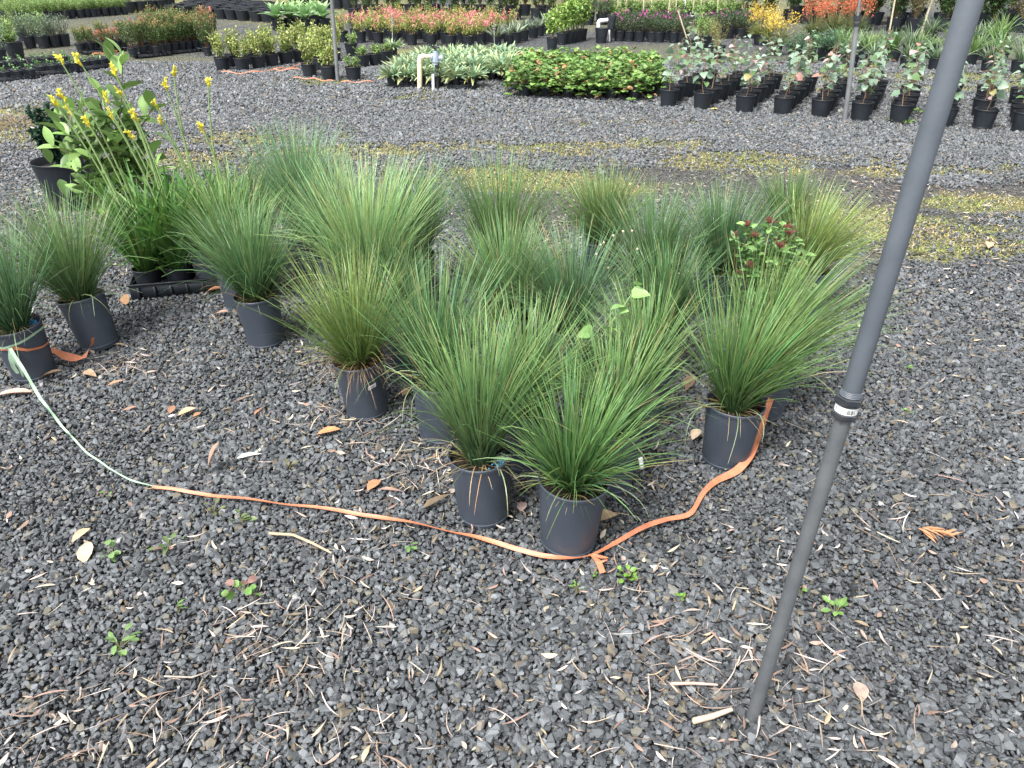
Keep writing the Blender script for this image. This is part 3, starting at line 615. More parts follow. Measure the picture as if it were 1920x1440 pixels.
# ------------------------------------------------------------------ shrub with red buds
c = at(1445, 668); t = thing('budded_shrub', 'leafy shrub with clusters of dark red buds among the grasses', 'potted shrub', cl(c)); SETTLE.append((c[0], c[1], .09))
z = add_pot(t, .20, .20, 'pot'); rg = np.random.default_rng(41); g = G(); gs = G(); gb = G()
TT = [(1400, 425), (1442, 418), (1475, 430), (1378, 445), (1395, 470), (1455, 450), (1490, 455), (1420, 480), (1405, 500), (1390, 515), (1465, 500), (1440, 520), (1500, 500), (1515, 535), (1535, 545), (1478, 560), (1430, 560), (1480, 440), (1462, 465), (1415, 445), (1510, 470), (1500, 585), (1465, 590), (1400, 545)]
for i, (bx, by) in enumerate(TT):
    tip = aty(bx, by, c[1] + rg.uniform(-.13, .13)) - c; s = np.linspace(0, 1, 6)[:, None]; b = np.array([0, 0, z]); P = b + (tip - b) * s + np.array([tip[0] * .25, 0, -.04]) * np.sin(s * 3.14)
    tube(gs, P, np.linspace(.0035, .0018, 6), (.13, .09, .04), 5)
    n = 90; q = rg.uniform(.3, 1.0, n); p0 = b + (tip - b) * q[:, None] + rg.normal(0, .010, (n, 3)); dd = rg.normal(0, 1, (n, 3)); dd[:, 2] = np.abs(dd[:, 2]) * .6 + .2
    leaves(g, p0, dd, rg.uniform(.028, .046, n), rg.uniform(.014, .022, n), pick([(.14, .27, .08), (.21, .37, .11), (.09, .19, .06)], n, rg), rg, 'ell', 5, .5)
    if i < 20:
        for q in range(26):
            e = tip + rg.normal(0, 1, 3) * (.010, .010, .005) + (0, 0, .014); tube(gb, [tip, e, e + (0, 0, .004)], [.0008, .0022, .0016], (.26, .10, .08), 5, True)
obj('stems', gs.mesh('stems', 'stem'), t); obj('leaves', g.mesh('leaves', 'gloss'), t, kind='stuff'); obj('red_buds', gb.mesh('red_buds', 'petal'), t, kind='stuff')

# climbing weed with pale heart leaves, and a seed-headed weed
c = at(1150, 850); t = thing('climbing_weed', 'pale heart-leaved weed stem rising among the grasses', 'weed', cl(c)); rg = np.random.default_rng(43); g = G()
Y = c[1]; K = np.array([np.zeros(3), aty(1122, 640, Y) - c, aty(1150, 600, Y) - c, aty(1172, 570, Y) - c, aty(1192, 540, Y) - c]); tube(g, K, .002, (.25, .34, .16), 5); obj('stem', g.mesh('stem', 'stem'), t)
for (bx, by, L, dx) in ((1110, 622, .075, -1), (1135, 618, .06, .6), (1172, 578, .07, -.8), (1185, 552, .075, 1), (1192, 535, .04, .3), (1160, 582, .05, .5), (1098, 632, .05, -1)):
    g = G(); leaves(g, np.zeros((1, 3)), np.array([[dx, -.4, .5]]), L * .8, L * .6, np.array([[.22, .38, .12]]), rg, 'heart', 6, .9, .35, .6); obj('leaf', g.mesh('leaf', 'leaf', True), t, tuple(aty(bx, by, Y - .02) - c))
c = at(1160, 700); t = thing('seeding_weed', 'thin branching weed with small cream seed heads', 'weed', cl(c)); g = G(); gh = G()
Y = c[1]; root = np.zeros(3); n1 = aty(1180, 520, Y) - c
tube(g, [root, aty(1170, 580, Y) - c, n1], [.002, .0018, .0014], (.22, .30, .16), 5)
for (bx, by) in ((1168, 437), (1185, 436), (1126, 462), (1132, 458), (1150, 445), (1140, 505), (1195, 470), (1118, 480)):
    e = aty(bx, by, Y + rg.uniform(-.05, .05)) - c; tube(g, [n1, n1 * .5 + e * .5 + (0, 0, .02), e], [.0012, .001, .0008], (.25, .33, .18), 4); lathe(gh, [(0, 0), (.004, .004), (.005, .009), (0, .012)], 6, (.62, .55, .38), e)
obj('stalks', g.mesh('stalks', 'stem'), t); obj('seed_heads', gh.mesh('seed_heads', 'petal'), t)
# ------------------------------------------------------------------ plants further off
ORD = ['first', 'second', 'third', 'fourth', 'fifth', 'sixth', 'seventh', 'eighth', 'ninth', 'tenth', 'eleventh', 'twelfth', 'thirteenth', 'fourteenth', 'fifteenth', 'sixteenth', 'seventeenth', 'eighteenth', 'nineteenth', 'twentieth', 'twenty-first', 'twenty-second']
def rowname(r, n):
    return 'front row' if r == 0 else ('back row' if r == n - 1 else ORD[r] + ' row')
def bush_meshes(kind, seed):
    """list of (part name, mesh, kind) standing on z = 0 (the soil)"""
    rg = np.random.default_rng(seed); g = G(); gs = G(); out = []
    def finish(nm, mat='leaf', stems=True):
        if stems and gs.v: out.append(('stems', gs.mesh('stems', 'stem'), None))
        out.append((nm, g.mesh(nm, mat), 'stuff')); return out
    def stemset(n, r, h, rad, col, base=.01):
        T = []
        for i in range(n):
            a = rg.uniform(0, 6.28); q = r * math.sqrt(rg.random()); tip = np.array([q * math.cos(a), q * math.sin(a), h * rg.uniform(.7, 1.0)])
            b = np.array([base * math.cos(a), base * math.sin(a), 0]); s = np.linspace(0, 1, 4)[:, None]; P = b + (tip - b) * s + np.array([tip[0] * .2, tip[1] * .2, 0]) * np.sin(s * 3.1)
            tube(gs, P, np.linspace(rad, rad * .4, 4), col, 4); T.append(P)
        return T
    def along(T, n, L, W, C, shape='ell', lo=.25, up=.5, spread=1., S=4, droop=.4, sc=.01, topC=None, topf=.85):
        for P in T:
            q = rg.uniform(lo, 1.0, n); i = q * (len(P) - 1); k = np.minimum(i.astype(int), len(P) - 2); f = (i - k)[:, None]
            p = P[k] * (1 - f) + P[k + 1] * f + rg.normal(0, sc, (n, 3)); d = rg.normal(0, spread, (n, 3)) + [0, 0, up]
            cc = pick(C, n, rg)
            if topC is not None: tc = pick(topC, n, rg); cc = np.where((q > topf)[:, None], tc, cc)
            leaves(g, p, d, rg.uniform(L * .7, L * 1.2, n), rg.uniform(W * .8, W * 1.2, n), cc, rg, shape, S, droop, .2)
    if kind == 'box':       # small-leaved yellow-green
        T = stemset(9, .09, .22, .003, (.12, .09, .05)); T.append(T[0] * (1, 1, 1.35))
        along(T, 52, .026, .017, [(.25, .33, .07), (.34, .39, .11), (.14, .22, .05), (.42, .42, .17)], sc=.020); return finish('leaves')
    if kind == 'boxlow':
        T = stemset(8, .09, .13, .003, (.12, .09, .05)); along(T, 44, .028, .015, [(.20, .31, .08), (.22, .33, .09), (.08, .16, .04)], sc=.015); return finish('leaves')
    if kind == 'lilly':     # dark green with rusty and coral tips
        T = stemset(14, .16, .50, .004, (.14, .07, .04))
        along(T, 80, .036, .013, [(.065, .135, .04), (.10, .18, .05), (.04, .09, .03), (.15, .20, .05)], sc=.022, up=.7, topC=[(.34, .17, .07), (.20, .21, .06), (.44, .19, .11), (.12, .19, .05), (.12, .19, .05), (.14, .20, .05), (.10, .17, .05)], topf=.90); return finish('leaves')
    if kind == 'lillyred':
        T = stemset(12, .15, .46, .004, (.14, .07, .04))
        along(T, 62, .032, .011, [(.045, .11, .03), (.09, .14, .035), (.30, .14, .05)], sc=.022, up=.7, topC=[(.68, .20, .17), (.60, .16, .15), (.40, .20, .08), (.12, .18, .05)], topf=.82); return finish('leaves')
    if kind == 'pink':      # yellow-green with pink new leaves
        T = stemset(15, .19, .34, .004, (.16, .09, .05)); k = (2, 9, 4, 11)[seed % 4]
        along(T[:k], 36, .055, .012, [(.10, .18, .04), (.28, .34, .06), (.15, .25, .05)], 'ell', sc=.02, up=.3, droop=.8, topC=[(.76, .16, .24), (.80, .30, .34), (.74, .32, .26)], topf=.60)
        along(T[k:], 36, .055, .012, [(.12, .22, .05), (.40, .46, .10), (.20, .31, .07), (.52, .46, .14)], 'lance', sc=.02, up=.3, droop=.8); return finish('leaves')
    if kind == 'lime':
        T = stemset(9, .15, .62, .005, (.16, .14, .06)); along(T, 44, .095, .036, [(.26, .40, .09), (.36, .48, .13), (.15, .28, .06)], sc=.015, up=.8); return finish('leaves')
    if kind == 'magenta':
        T = stemset(13, .22, .28, .003, (.12, .08, .05)); along(T, 50, .028, .012, [(.045, .085, .035), (.07, .12, .05), (.035, .06, .03)], sc=.03)
        out = finish('leaves'); gf = G(); n = 4; p = np.array([T[i][-1] for i in range(n)]) + [0, 0, .02]
        for q in range(5): leaves(gf, p, rg.normal(0, 1, (n, 3)) + [0, 0, .3], .022, .018, np.array([[.62, .09, .42]] * n), rg, 'round', 3, .2, 0)
        out.append(('pink_flowers', gf.mesh('pink_flowers', 'petal'), 'stuff')); return out
    if kind == 'silver':    # long woolly pale leaves
        blades(g, 80, 6, .045, (.11, .20), (.15, 1.2), (.2, 1.1), .027, (.16, .25, .13), (.34, .44, .26), rg, (0, 0, 0), prof=(.25, .8, 1, .9, .6, .1), fold=.3, coljit=.13)
        blades(g, 6, 6, .05, (.14, .2), (1.2, 1.5), (.5, 1.2), .038, (.22, .27, .12), (.40, .42, .18), rg, (0, 0, .01), prof=(.25, .8, 1, .9, .6, .1)); return finish('woolly_leaves', 'matte')
    if kind == 'silverspike':
        bush = bush_meshes('silver', seed + 900); gf = G(); P = np.array([(0, 0, .05), (.01, 0, .25), (.015, .01, .46)]); tube(gf, P, .006, (.4, .42, .33), 5)
        p, d = cloud(60, (.012, .005, .38), (.02, .02, .12), rg); leaves(gf, p, d, .02, .015, pick([(.48, .48, .40), (.40, .42, .34)], 60, rg), rg, 'round', 3, .2, 0)
        return bush + [('flower_spike', gf.mesh('flower_spike', 'matte'), None)]
    if kind == 'strawb':    # rounded lobed green leaves, some rusty
        n = 74; a = rg.uniform(0, 6.28, n); q = .21 * np.sqrt(rg.random(n)); z = .02 + .17 * rg.random(n) * np.cos(q / .21 * 1.2) + .05 * rg.normal(0, 1, n) * (q / .21) - .10 * rg.random(n) * (q / .21) ** 2 + (.05 * np.sin(seed * 1.7))
        p = np.stack([q * np.cos(a), q * np.sin(a), z], 1)
        for i in range(0, n, 2): tube(gs, [(0, 0, 0), p[i] * (.6, .6, .75), p[i]], [.002, .0015, .0012], (.30, .22, .10), 4)
        C = pick([(.11, .21, .05), (.16, .28, .07), (.22, .35, .10), (.07, .15, .035), (.42, .25, .13)], n, rg, wts=[.28, .3, .22, .15, .05])
        for k in range(3):
            ang = rg.uniform(0, 6.28, n) + 0 * k; d = np.stack([np.cos(ang + k * 2.1), np.sin(ang + k * 2.1), rg.uniform(.0, .5, n)], 1)
            leaves(g, p, d, rg.uniform(.04, .06, n), rg.uniform(.04, .055, n), C, rg, 'round', 5, .6, .3, 1.5)
        return finish('lobed_leaves', 'gloss')
    if kind == 'runner':
        bush = bush_meshes('strawb', seed + 70); gr = G()
        for i in range(6):
            a = rg.uniform(-2.4, -.7); e = np.array([math.cos(a) * rg.uniform(.16, .3), math.sin(a) * rg.uniform(.16, .3), -.165]); P = [(0, 0, 0), (e[0] * .6, e[1] * .6, .03), (e[0] * .9, e[1] * .9, -.1), e]; tube(gr, P, .0016, (.32, .20, .10), 4)
            pp = e + rg.normal(0, .03, (5, 3)) * (1, 1, .2); leaves(gr, pp, rg.normal(0, 1, (5, 3)) + [0, 0, .8], .035, .03, pick([(.10, .24, .04)], 5, rg), rg, 'round', 4, .5)
        return bush + [('runners', gr.mesh('runners', 'leaf'), 'stuff')]
    if kind == 'strappy':
        blades(g, 60, 5, .05, (.24, .40), (.05, .95), (.1, .7), .016, (.07, .12, .06), (.20, .28, .16), rg, prof=(.7, 1, .9, .6, .1), coljit=.2); return finish('strap_leaves')
    if kind == 'strappygreen':
        blades(g, 70, 5, .05, (.28, .44), (.05, .9), (.1, .6), .014, (.07, .14, .04), (.20, .32, .10), rg, prof=(.7, 1, .9, .6, .1), coljit=.2); return finish('strap_leaves')
    if kind in ('yellowpaw', 'orangepaw'):
        y = kind == 'yellowpaw'; hh = .55 if y else .60
        blades(g, 260, 5, .10, (.16, .34), (.05, 1.2), (.1, .9), .010, (.08, .11, .03), (.26, .28, .08) if y else (.18, .22, .08), rg, coljit=.25)
        T = stemset(34, .27, hh, .004, (.20, .20, .08)); out = finish('strap_leaves'); gf = G()
        C = [(.85, .60, .10), (.80, .66, .22), (.88, .55, .06)] if y else [(.74, .19, .10), (.66, .13, .08), (.78, .30, .18)]
        for P in T:
            for q in range(26):
                p = P[-1] + rg.normal(0, 1, 3) * ((.035, .035, .05) if y else (.022, .022, .075)) - (0, 0, rg.uniform(0, .12)); d = rg.normal(0, 1, 3) + [0, 0, .4]
                leaves(gf, p[None], d[None], rg.uniform(.028, .045), .014, pick(C, 1, rg), rg, 'lance', 3, .5, 0)
        out.append(('yellow_flowers' if y else 'orange_flowers', gf.mesh('flowers', 'petal'), 'stuff')); return out
    if kind == 'gold':
        T = stemset(16, .22, .50, .004, (.22, .18, .08)); along(T, 60, .035, .006, [(.36, .36, .12), (.46, .43, .19), (.22, .25, .08)], 'lance', sc=.03, up=1.0, lo=.1); return finish('fine_leaves')
    if kind == 'juniper':
        T = stemset(18, .32, .20, .005, (.12, .09, .05)); along(T, 60, .04, .012, [(.05, .12, .06), (.08, .17, .08), (.035, .085, .045)], sc=.035, up=.5, lo=.2); return finish('needles')
    if kind == 'fluffy':
        T = stemset(14, .17, .30, .003, (.12, .10, .05)); along(T, 60, .034, .012, [(.20, .31, .09), (.27, .39, .12), (.13, .22, .06)], sc=.03, up=.4, lo=.1); return finish('leaves')
    if kind == 'greyfluff':
        T = stemset(12, .15, .26, .003, (.12, .10, .05)); along(T, 50, .030, .008, [(.13, .19, .13), (.17, .23, .15), (.09, .13, .09)], 'lance', sc=.025, up=.6, lo=.1); return finish('leaves')
    if kind == 'tree':      # tall dark shrubs along the back
        T = stemset(14, .30, 1.5, .012, (.13, .10, .06)); along(T, 120, .07, .028, [(.035, .085, .025), (.055, .12, .035), (.08, .16, .045), (.025, .06, .02)], sc=.07, up=.4, lo=.15); return finish('leaves')
    if kind == 'paletree':
        T = stemset(12, .30, 1.2, .010, (.20, .15, .08)); along(T, 80, .06, .02, [(.18, .17, .09), (.12, .14, .06), (.25, .22, .13)], sc=.07, up=.4, lo=.15); return finish('leaves')
    if kind == 'seedling':
        n = 7; p = np.stack([rg.normal(0, .012, n), rg.normal(0, .012, n), np.linspace(.01, .06, n)], 1); leaves(g, p, rg.normal(0, 1, (n, 3)) + [0, 0, .4], .032, .022, pick([(.12, .26, .07), (.18, .33, .13), (.09, .18, .06)], n, rg), rg, 'ell', 4, .3); tube(gs, [(0, 0, 0), (0, 0, .06)], .0015, (.1, .15, .05), 4); return finish('leaves')
    if kind == 'aloe':
        blades(g, 22, 6, .04, (.22, .38), (.2, .95), (-.1, .3), .04, (.11, .16, .10), (.26, .32, .22), rg, prof=(.8, 1, .8, .45, .05), fold=.5); return finish('fleshy_leaves')
    if kind == 'hib':       # heart-leaved seedling, all in one
        hib_like(rg, g, gs, None); return finish('leaves')
HC = [(.17, .26, .17), (.22, .31, .22), (.28, .37, .29), (.12, .21, .08), (.30, .26, .10), (.42, .22, .18), (.46, .33, .32)]
HW = [.26, .28, .14, .21, .05, .03, .03]
def hib_like(rg, g, gs, single):
    """stem in gs; leaves either into g or listed in single as (p, d, L, colour)"""
    h = rg.uniform(.34, .50); s = np.linspace(0, 1, 6)[:, None]; tip = np.array([rg.normal(0, .03), rg.normal(0, .03), h]); P = tip * s + np.array([.012, .01, 0]) * np.sin(s * 6)
    tube(gs, P, np.linspace(.0045, .0025, 6), (.28, .17, .10), 5)
    n = int(rg.integers(15, 21)); 
    for i in range(n):
        f = .22 + .78 * i / (n - 1); p = tip * f; a = i * 2.4 + rg.normal(0, .4); pet = rg.uniform(.03, .065) * (1.1 - .5 * f)
        e = p + np.array([math.cos(a) * pet, math.sin(a) * pet, pet * .5]); tube(gs, [p, e], [.0014, .001], (.30, .22, .12), 4)
        d = np.array([math.cos(a), math.sin(a), rg.uniform(-.4, .5)]); L = rg.uniform(.062, .095) * (1 if i < n - 3 else .7)
        C = pick(HC, 1, rg, .12, HW)
        if single is None: leaves(g, e[None], d[None], L, L * .95, C, rg, 'heart', 5, .6, .25, 1.6)
        else: single.append((e, d, L, C))
MESH = {}
KIND_NAME = dict(box='potted_box_shrub', boxlow='potted_box_shrub', lilly='potted_red_tipped_shrub', lillyred='potted_red_tipped_shrub', pink='potted_pink_shrub', lime='potted_lime_shrub', magenta='potted_flowering_shrub', silver='potted_silver_plant', silverspike='potted_silver_plant', strawb='potted_creeping_plant', runner='potted_creeping_plant', strappy='potted_strap_plant', strappygreen='potted_strap_plant', yellowpaw='potted_yellow_flower', orangepaw='potted_orange_flower', gold='potted_golden_shrub', juniper='potted_conifer', fluffy='potted_bushy_shrub', greyfluff='potted_grey_shrub', tree='potted_tree', paletree='potted_tree', seedling='potted_seedling', aloe='potted_succulent')
def place(kind, var, c, label, cat, group, d=.2, h=.19, mat='blackpot', sc=1, rz=None, name='potted_plant', seg=20, pot=True, zoff=0, ps=None, fill=.025):
    rg = random.Random(hash((round(float(c[0]), 3), round(float(c[1]), 3), kind)) % 99991)
    if name == 'potted_plant' and kind in KIND_NAME: name = KIND_NAME[kind]
    t = thing(name, label, cat, (float(c[0]), float(c[1]), zoff), (0, 0, rg.uniform(0, 6.28) if rz is None else rz), group=group)
    z = add_pot(t, d, h, mat, seg, k=.76, fill=fill) if pot else 0
    if kind:
        if (kind, var) not in MESH: MESH[(kind, var)] = bush_meshes(kind, 1000 + var * 37 + len(kind) * 101)
        for nm, me, kd in MESH[(kind, var)]:
            o = obj(nm, me, t, (0, 0, z), (0, 0, 0), ((.84 if kind == 'hib' else 1) * sc * rg.uniform(.9, 1.1), sc * rg.uniform(.9, 1.1), sc * rg.uniform(.80, 1.22)), kind=kd)
    return t
def grid(fl, fr, rows, cols, back, jit=.02):
    """world points from front-left to front-right pixel, rows stepping by `back` metres (dx, dy)"""
    a, b = at(*fl), at(*fr); out = []
    for r in range(rows):
        for k in range(cols):
            f = k / max(1, cols - 1); p = a + (b - a) * f + np.array([back[0], back[1], 0]) * r; rr = random.Random(r * 97 + k * 13 + fl[0])
            out.append((r, k, p + np.array([rr.uniform(-jit, jit), rr.uniform(-jit, jit), 0])))
    return out

# right: grid of heart-leaved seedlings
HL = {}
def hleaf(ci, v):
    if (ci, v) not in HL:
        rg = np.random.default_rng(77 + ci * 10 + v); g = G(); leaves(g, np.zeros((1, 3)), np.array([[1., 0, .1]]), 1, .95, np.array([HC[ci]]), rg, 'heart', 6, .5 + .3 * v, .25, 4); HL[(ci, v)] = g.mesh('leaf', 'leaf', True)
    return HL[(ci, v)]
HG = 'heart-leaved seedlings in the grid of black pots'
xs = [1250, 1319, 1390, 1462, 1532, 1610, 1685, 1762, 1838, 1915, 1990]; ys = [200, 205, 211, 215, 220, 226, 230, 236, 241, 247, 252]
for k in range(11):
    for r in range(6):
        p = at(xs[k], ys[k]) + np.array([.15, .275, 0]) * r; rr = random.Random(k * 31 + r); p = p + np.array([rr.uniform(-.025, .025), rr.uniform(-.02, .02), 0])
        if (k, r) in ((6, 5), (7, 3), (8, 1)): continue
        lab = 'heart-leaved seedling, %s row of the grid, %s from left' % ('front' if r == 0 else 'back' if r == 5 else ORD[r], ORD[k])
        SETTLE.append((p[0], p[1], .075))
        if r == 0 and k < 10:
            t = thing('potted_seedling', lab, 'potted plant', cl(p), (0, 0, rr.uniform(0, 6.28)), group=HG); z = add_pot(t, .215, .185, 'blackpot', 28, k=.76, fill=.02)
            rg = np.random.default_rng(k * 7 + 5); gs = G(); L = []; hib_like(rg, None, gs, L); obj('stem', gs.mesh('stem', 'stem'), t, (0, 0, z))
            for (e, dd, ll, C) in L:
                ci = int(rg.choice(len(HC), p=HW)); o = obj('leaf', hleaf(ci, int(rg.integers(3))), t, (float(e[0]), float(e[1]), float(e[2] + z)), sc=float(ll))
                o.rotation_mode = 'QUATERNION'; o.rotation_quaternion = Vector(dd).to_track_quat('X', 'Z') @ Matrix.Rotation(rg.normal(0, .5), 3, 'X').to_quaternion()
        else: place('hib', (k * 3 + r) % 7, p, lab, 'potted plant', HG, .215, .185, name='potted_seedling', seg=24, fill=.02)

def bed(kinds, pts, rows, desc, cat, group, side='left', **kw):
    for (r, k, p) in pts:
        kd = kinds[(r * 5 + k * 3) % len(kinds)]
        place(kd, (r * 3 + k * 2) % 4, p, '%s, %s row, %s from left' % (desc, rowname(r, rows).replace(' row', ''), ORD[k]) if rows > 1 else '%s, %s from left' % (desc, ORD[k]), cat, group, **kw)
# silver-leaved bed on trays
for k, (px, py) in enumerate(((757, 168), (800, 170), (865, 172))):
    tray(at(px, py - 3) + (0, .16, 0), .34, .36, 0, '%s black tray under the silver-leaved plants' % ('left', 'middle', 'right')[k], 'trays under the silver plants', h=.05)
SV = grid((735, 166), (885, 168), 1, 6, (0, 0)); 
for (r, k, p) in SV: place('silver', k % 4, p + (0, .08, 0), 'silver woolly-leaved plant, %s from left among those just behind the tap' % ORD[k], 'potted plant', 'silver-leaved plants behind the tap', d=.13, h=.12, sc=1.15, zoff=.02)
bed(['silver'], grid((752, 152), (945, 152), 6, 9, (.06, .26)), 6, 'silver woolly plant', 'potted plant', 'silver-leaved plants of the dense bed', d=.14, h=.13, sc=1.35)
for k, p in enumerate(((928, 118), (738, 104))): place('silverspike', k, at(*p), 'silver plant with a pale flower spike, ' + ('right one', 'left one')[k], 'potted plant', 'silver plants with spikes', d=.14, h=.13, sc=1.0)
# strawberry-like bed
bed(['strawb', 'strawb', 'runner'], grid((985, 182), (1190, 188), 1, 6, (0, 0)), 1, 'round-leaved green plant with runners in the front row', 'potted plant', 'round-leaved green plants', d=.17, h=.165, sc=1.12)
bed(['strawb'], grid((985, 173), (1218, 178), 6, 8, (.03, .27)), 6, 'round-leaved green plant', 'potted plant', 'round-leaved green plants of the dense bed', d=.17, h=.165, sc=1.12)
# tap and pipes
def tubes(root, name, mat, lst, n=14):
    g = G()
    for pts, r in lst: tube(g, pts, r, (.5, .5, .5), n, True)
    me = g.mesh(name, mat); smoothby(me, 50); return obj(name, me, root)
c = at(806, 168); Y = c[1]
t = thing('garden_tap', 'cream and grey standpipe tap in front of the silver plants', 'tap', cl(c))
def L(px, py, dy=0): return aty(px, py, Y + dy) - c
tubes(t, 'cream_pipe', 'cream', [([L(787, 170), L(787, 112)], .030), ([L(787, 116), L(788, 108), L(796, 105)], .034), ([L(792, 105.5), L(815, 106)], .026)])
tubes(t, 'dark_pipe', 'fitting', [([L(820, 168), L(819, 118)], .027), ([L(816, 139), L(823, 139)], .031)])
tubes(t, 'short_white_pipe', 'white', [([L(812.5, 171, -.05), L(812, 139, -.05)], .018)])
tubes(t, 'valve_body', 'valve', [([L(817, 121), L(817, 116)], .036), ([L(817, 116), L(817, 104), L(817, 99)], .046), ([L(809, 107), L(828, 109)], .030), ([L(817, 100), L(817, 95)], .03), ([L(808, 107), L(811, 107)], .042), ([L(827, 109), L(830, 109)], .038)])
tubes(t, 'valve_handle', 'fitting', [([L(817, 96), L(817, 86)], .012), ([L(812, 91), L(812, 86)], .020), ([L(813, 90), L(824, 88)], .012)])
c = at(1134, 78); Y = c[1]; t = thing('standpipe', 'white bent pipe with dark grey cap beside an empty pot', 'pipe', cl(c))
tubes(t, 'white_pipe', 'white', [([L(1122, 66), L(1122, 42)], .035), ([L(1122, 44), L(1124, 39.5), L(1129, 38.5)], .037), ([L(1127, 39), L(1140, 37.5)], .034)])
tubes(t, 'grey_cap', 'fitting', [([L(1145, 54), L(1148, 29)], [.06, .085])]); tubes(t, 'post', 'fitting', [([L(1144, 78), L(1145, 52)], .04)]); tubes(t, 'thin_pipe', 'white', [([L(1142.5, 78, -.06), L(1142.5, 56, -.06)], .016)])
# poles
def pole(name, b, tpx, r, label, h=2.6, mat='steel'):
    c = at(*b); tp = aty(tpx[0], tpx[1], c[1]) - c; tp = tp * (h / tp[2]); o = thing(name, label, 'pole', cl(c)); tubes(o, 'shaft', mat, [([(0, 0, -.05), tp * .5, tp], r)], 12); return o, tp
o, tp = pole('steel_pole', (633, 152), (622, 0), .024, 'thin grey pole standing by the small yellow-green shrubs')
tubes(o, 'rusty_clamp', 'wood', [([tp * .50, tp * .515], .03)])
o, tp = pole('sprinkler_pole', (1584, 228), (1596, 130), .023, 'grey pole with a joint standing among the heart-leaved seedlings', .95)
tubes(o, 'joint', 'fitting', [([tp * .98, tp * 1.03], .038), ([tp * .93, tp * .96], .028)]); tubes(o, 'riser', 'steel', [([tp * 1.0, tp * 2.4], .013)])
o, tp = pole('white_pole', (1283, 33), (1285, 0), .035, 'white upright pole far off behind the dark flowering shrubs', 2.5, 'white')
# small yellow-green shrubs
BX = [(419, 132), (456, 133), (486, 129), (511, 125), (537, 121), (563, 117), (582, 145), (618, 150), (664, 151), (601, 133), (681, 127), (705, 124), (660, 103), (439, 126), (473, 122), (590, 112), (612, 112), (628, 114), (505, 116), (540, 110), (570, 106), (600, 103), (725, 118)]
BD = ['leftmost of the front row', 'second of the front row', 'third of the front row', 'fourth of the front row', 'fifth of the front row', 'sixth of the front row', 'on lime moss left of the thin pole', 'touching the thin pole', 'low one just right of the thin pole', 'behind the pair by the thin pole', 'behind the low one right of the pole', 'low one left of the silver plants', 'farthest right of the pole', 'behind the first two', 'behind second and third', 'seventh, near the agaves', 'eighth, near the agaves', 'just left of the pole, high up', 'second row, third', 'second row, fourth', 'second row, fifth', 'second row, sixth', 'against the silver plants']
for i, p in enumerate(BX):
    low = i in (8, 10, 11, 12, 22); place('boxlow' if low else 'box', i % 4, at(*p), 'small yellow-green shrub in black pot, ' + BD[i], 'potted shrub', 'small yellow-green shrubs', d=.215, h=.175, sc=1.05 if low else 1.3, seg=28, fill=.012)
def line(name, label, pts, r, mat='orange', z=.03):
    t = thing(name, label, 'tape'); g = G(); P = np.array([at(p[0], p[1], z) for p in pts]); s = np.linspace(0, len(P) - 1, 40); P = np.stack([np.interp(s, np.arange(len(P)), P[:, i]) for i in range(3)], 1)
    P[:, 2] += .01 * np.sin(s * 5); sd_ = np.zeros_like(P); sd_[:, 1] = r; sd_[:, 2] = r * .8; strips(g, P[None], sd_[None], np.full((1, 40, 3), .5)); obj('tape', g.mesh('tape', mat), t)
line('orange_tape', 'orange tape on gravel in front of the yellow-green shrubs', [(415, 134), (450, 137), (490, 133), (530, 127), (565, 120), (580, 116)], .006)
line('orange_tape', 'short orange tape left of the thin pole', [(512, 130), (525, 131), (560, 128), (582, 124)], .008)
line('orange_tape', 'orange tape behind the lime moss beside the thin pole', [(548, 146), (575, 146), (600, 149), (625, 152)], .005)
line('orange_tape', 'orange tape right of the thin pole', [(640, 153), (670, 153), (700, 152)], .0045)
line('red_strip', 'red strip lying in front of the trays of red-tipped shrubs', [(172, 102), (195, 99), (220, 95)], .016, 'orange', .05)
# agaves: every leaf its own piece
AGL = {}
def agleaf(v):
    if v not in AGL:
        rg = np.random.default_rng(60 + v); g = G(); s = np.linspace(0, 1, 6); P = np.stack([s, 0 * s, .16 * np.sin(s * 2.4) - .12 * s * s * v / 2], 1)
        sd_ = np.zeros((6, 3)); sd_[:, 1] = np.array([.10, .15, .17, .14, .08, .005]); C = np.array([(.19, .33, .12), (.21, .37, .14), (.25, .42, .18), (.28, .46, .21), (.30, .48, .21), (.40, .50, .20)])
        strips(g, P[None], sd_[None], C[None], np.array([(0, 0, .07)] * 5 + [(0, 0, 0)])[None] * sd_[:, 1][None, :, None] * 4); AGL[v] = g.mesh('leaf', 'leaf', True)
    return AGL[v]
for i, (p, dd) in enumerate((((522, 56), 'leftmost in the front'), ((546, 54), 'second from left'), ((575, 57), 'middle one'), ((608, 55), 'rightmost beside the thin pole'), ((560, 48), 'left one at the back'), ((593, 48), 'right one at the back'))):
    t = place(None, 0, at(*p), 'pale green rosette agave in black pot, ' + dd, 'potted plant', 'rosette agaves', d=.30, h=.20, name='potted_agave', seg=28); rg = random.Random(i)
    for k in range(24):
        ring = k // 8; el = (.25, .75, 1.15)[ring] + rg.uniform(-.1, .1); L_ = (.38, .36, .26)[ring] * rg.uniform(.9, 1.1) * 1.04
        o = obj('leaf', agleaf(0 if ring else 1), t, (0, 0, .19 + ring * .02), (0, -el, k * 2 * math.pi / 8 + ring * .4), L_)
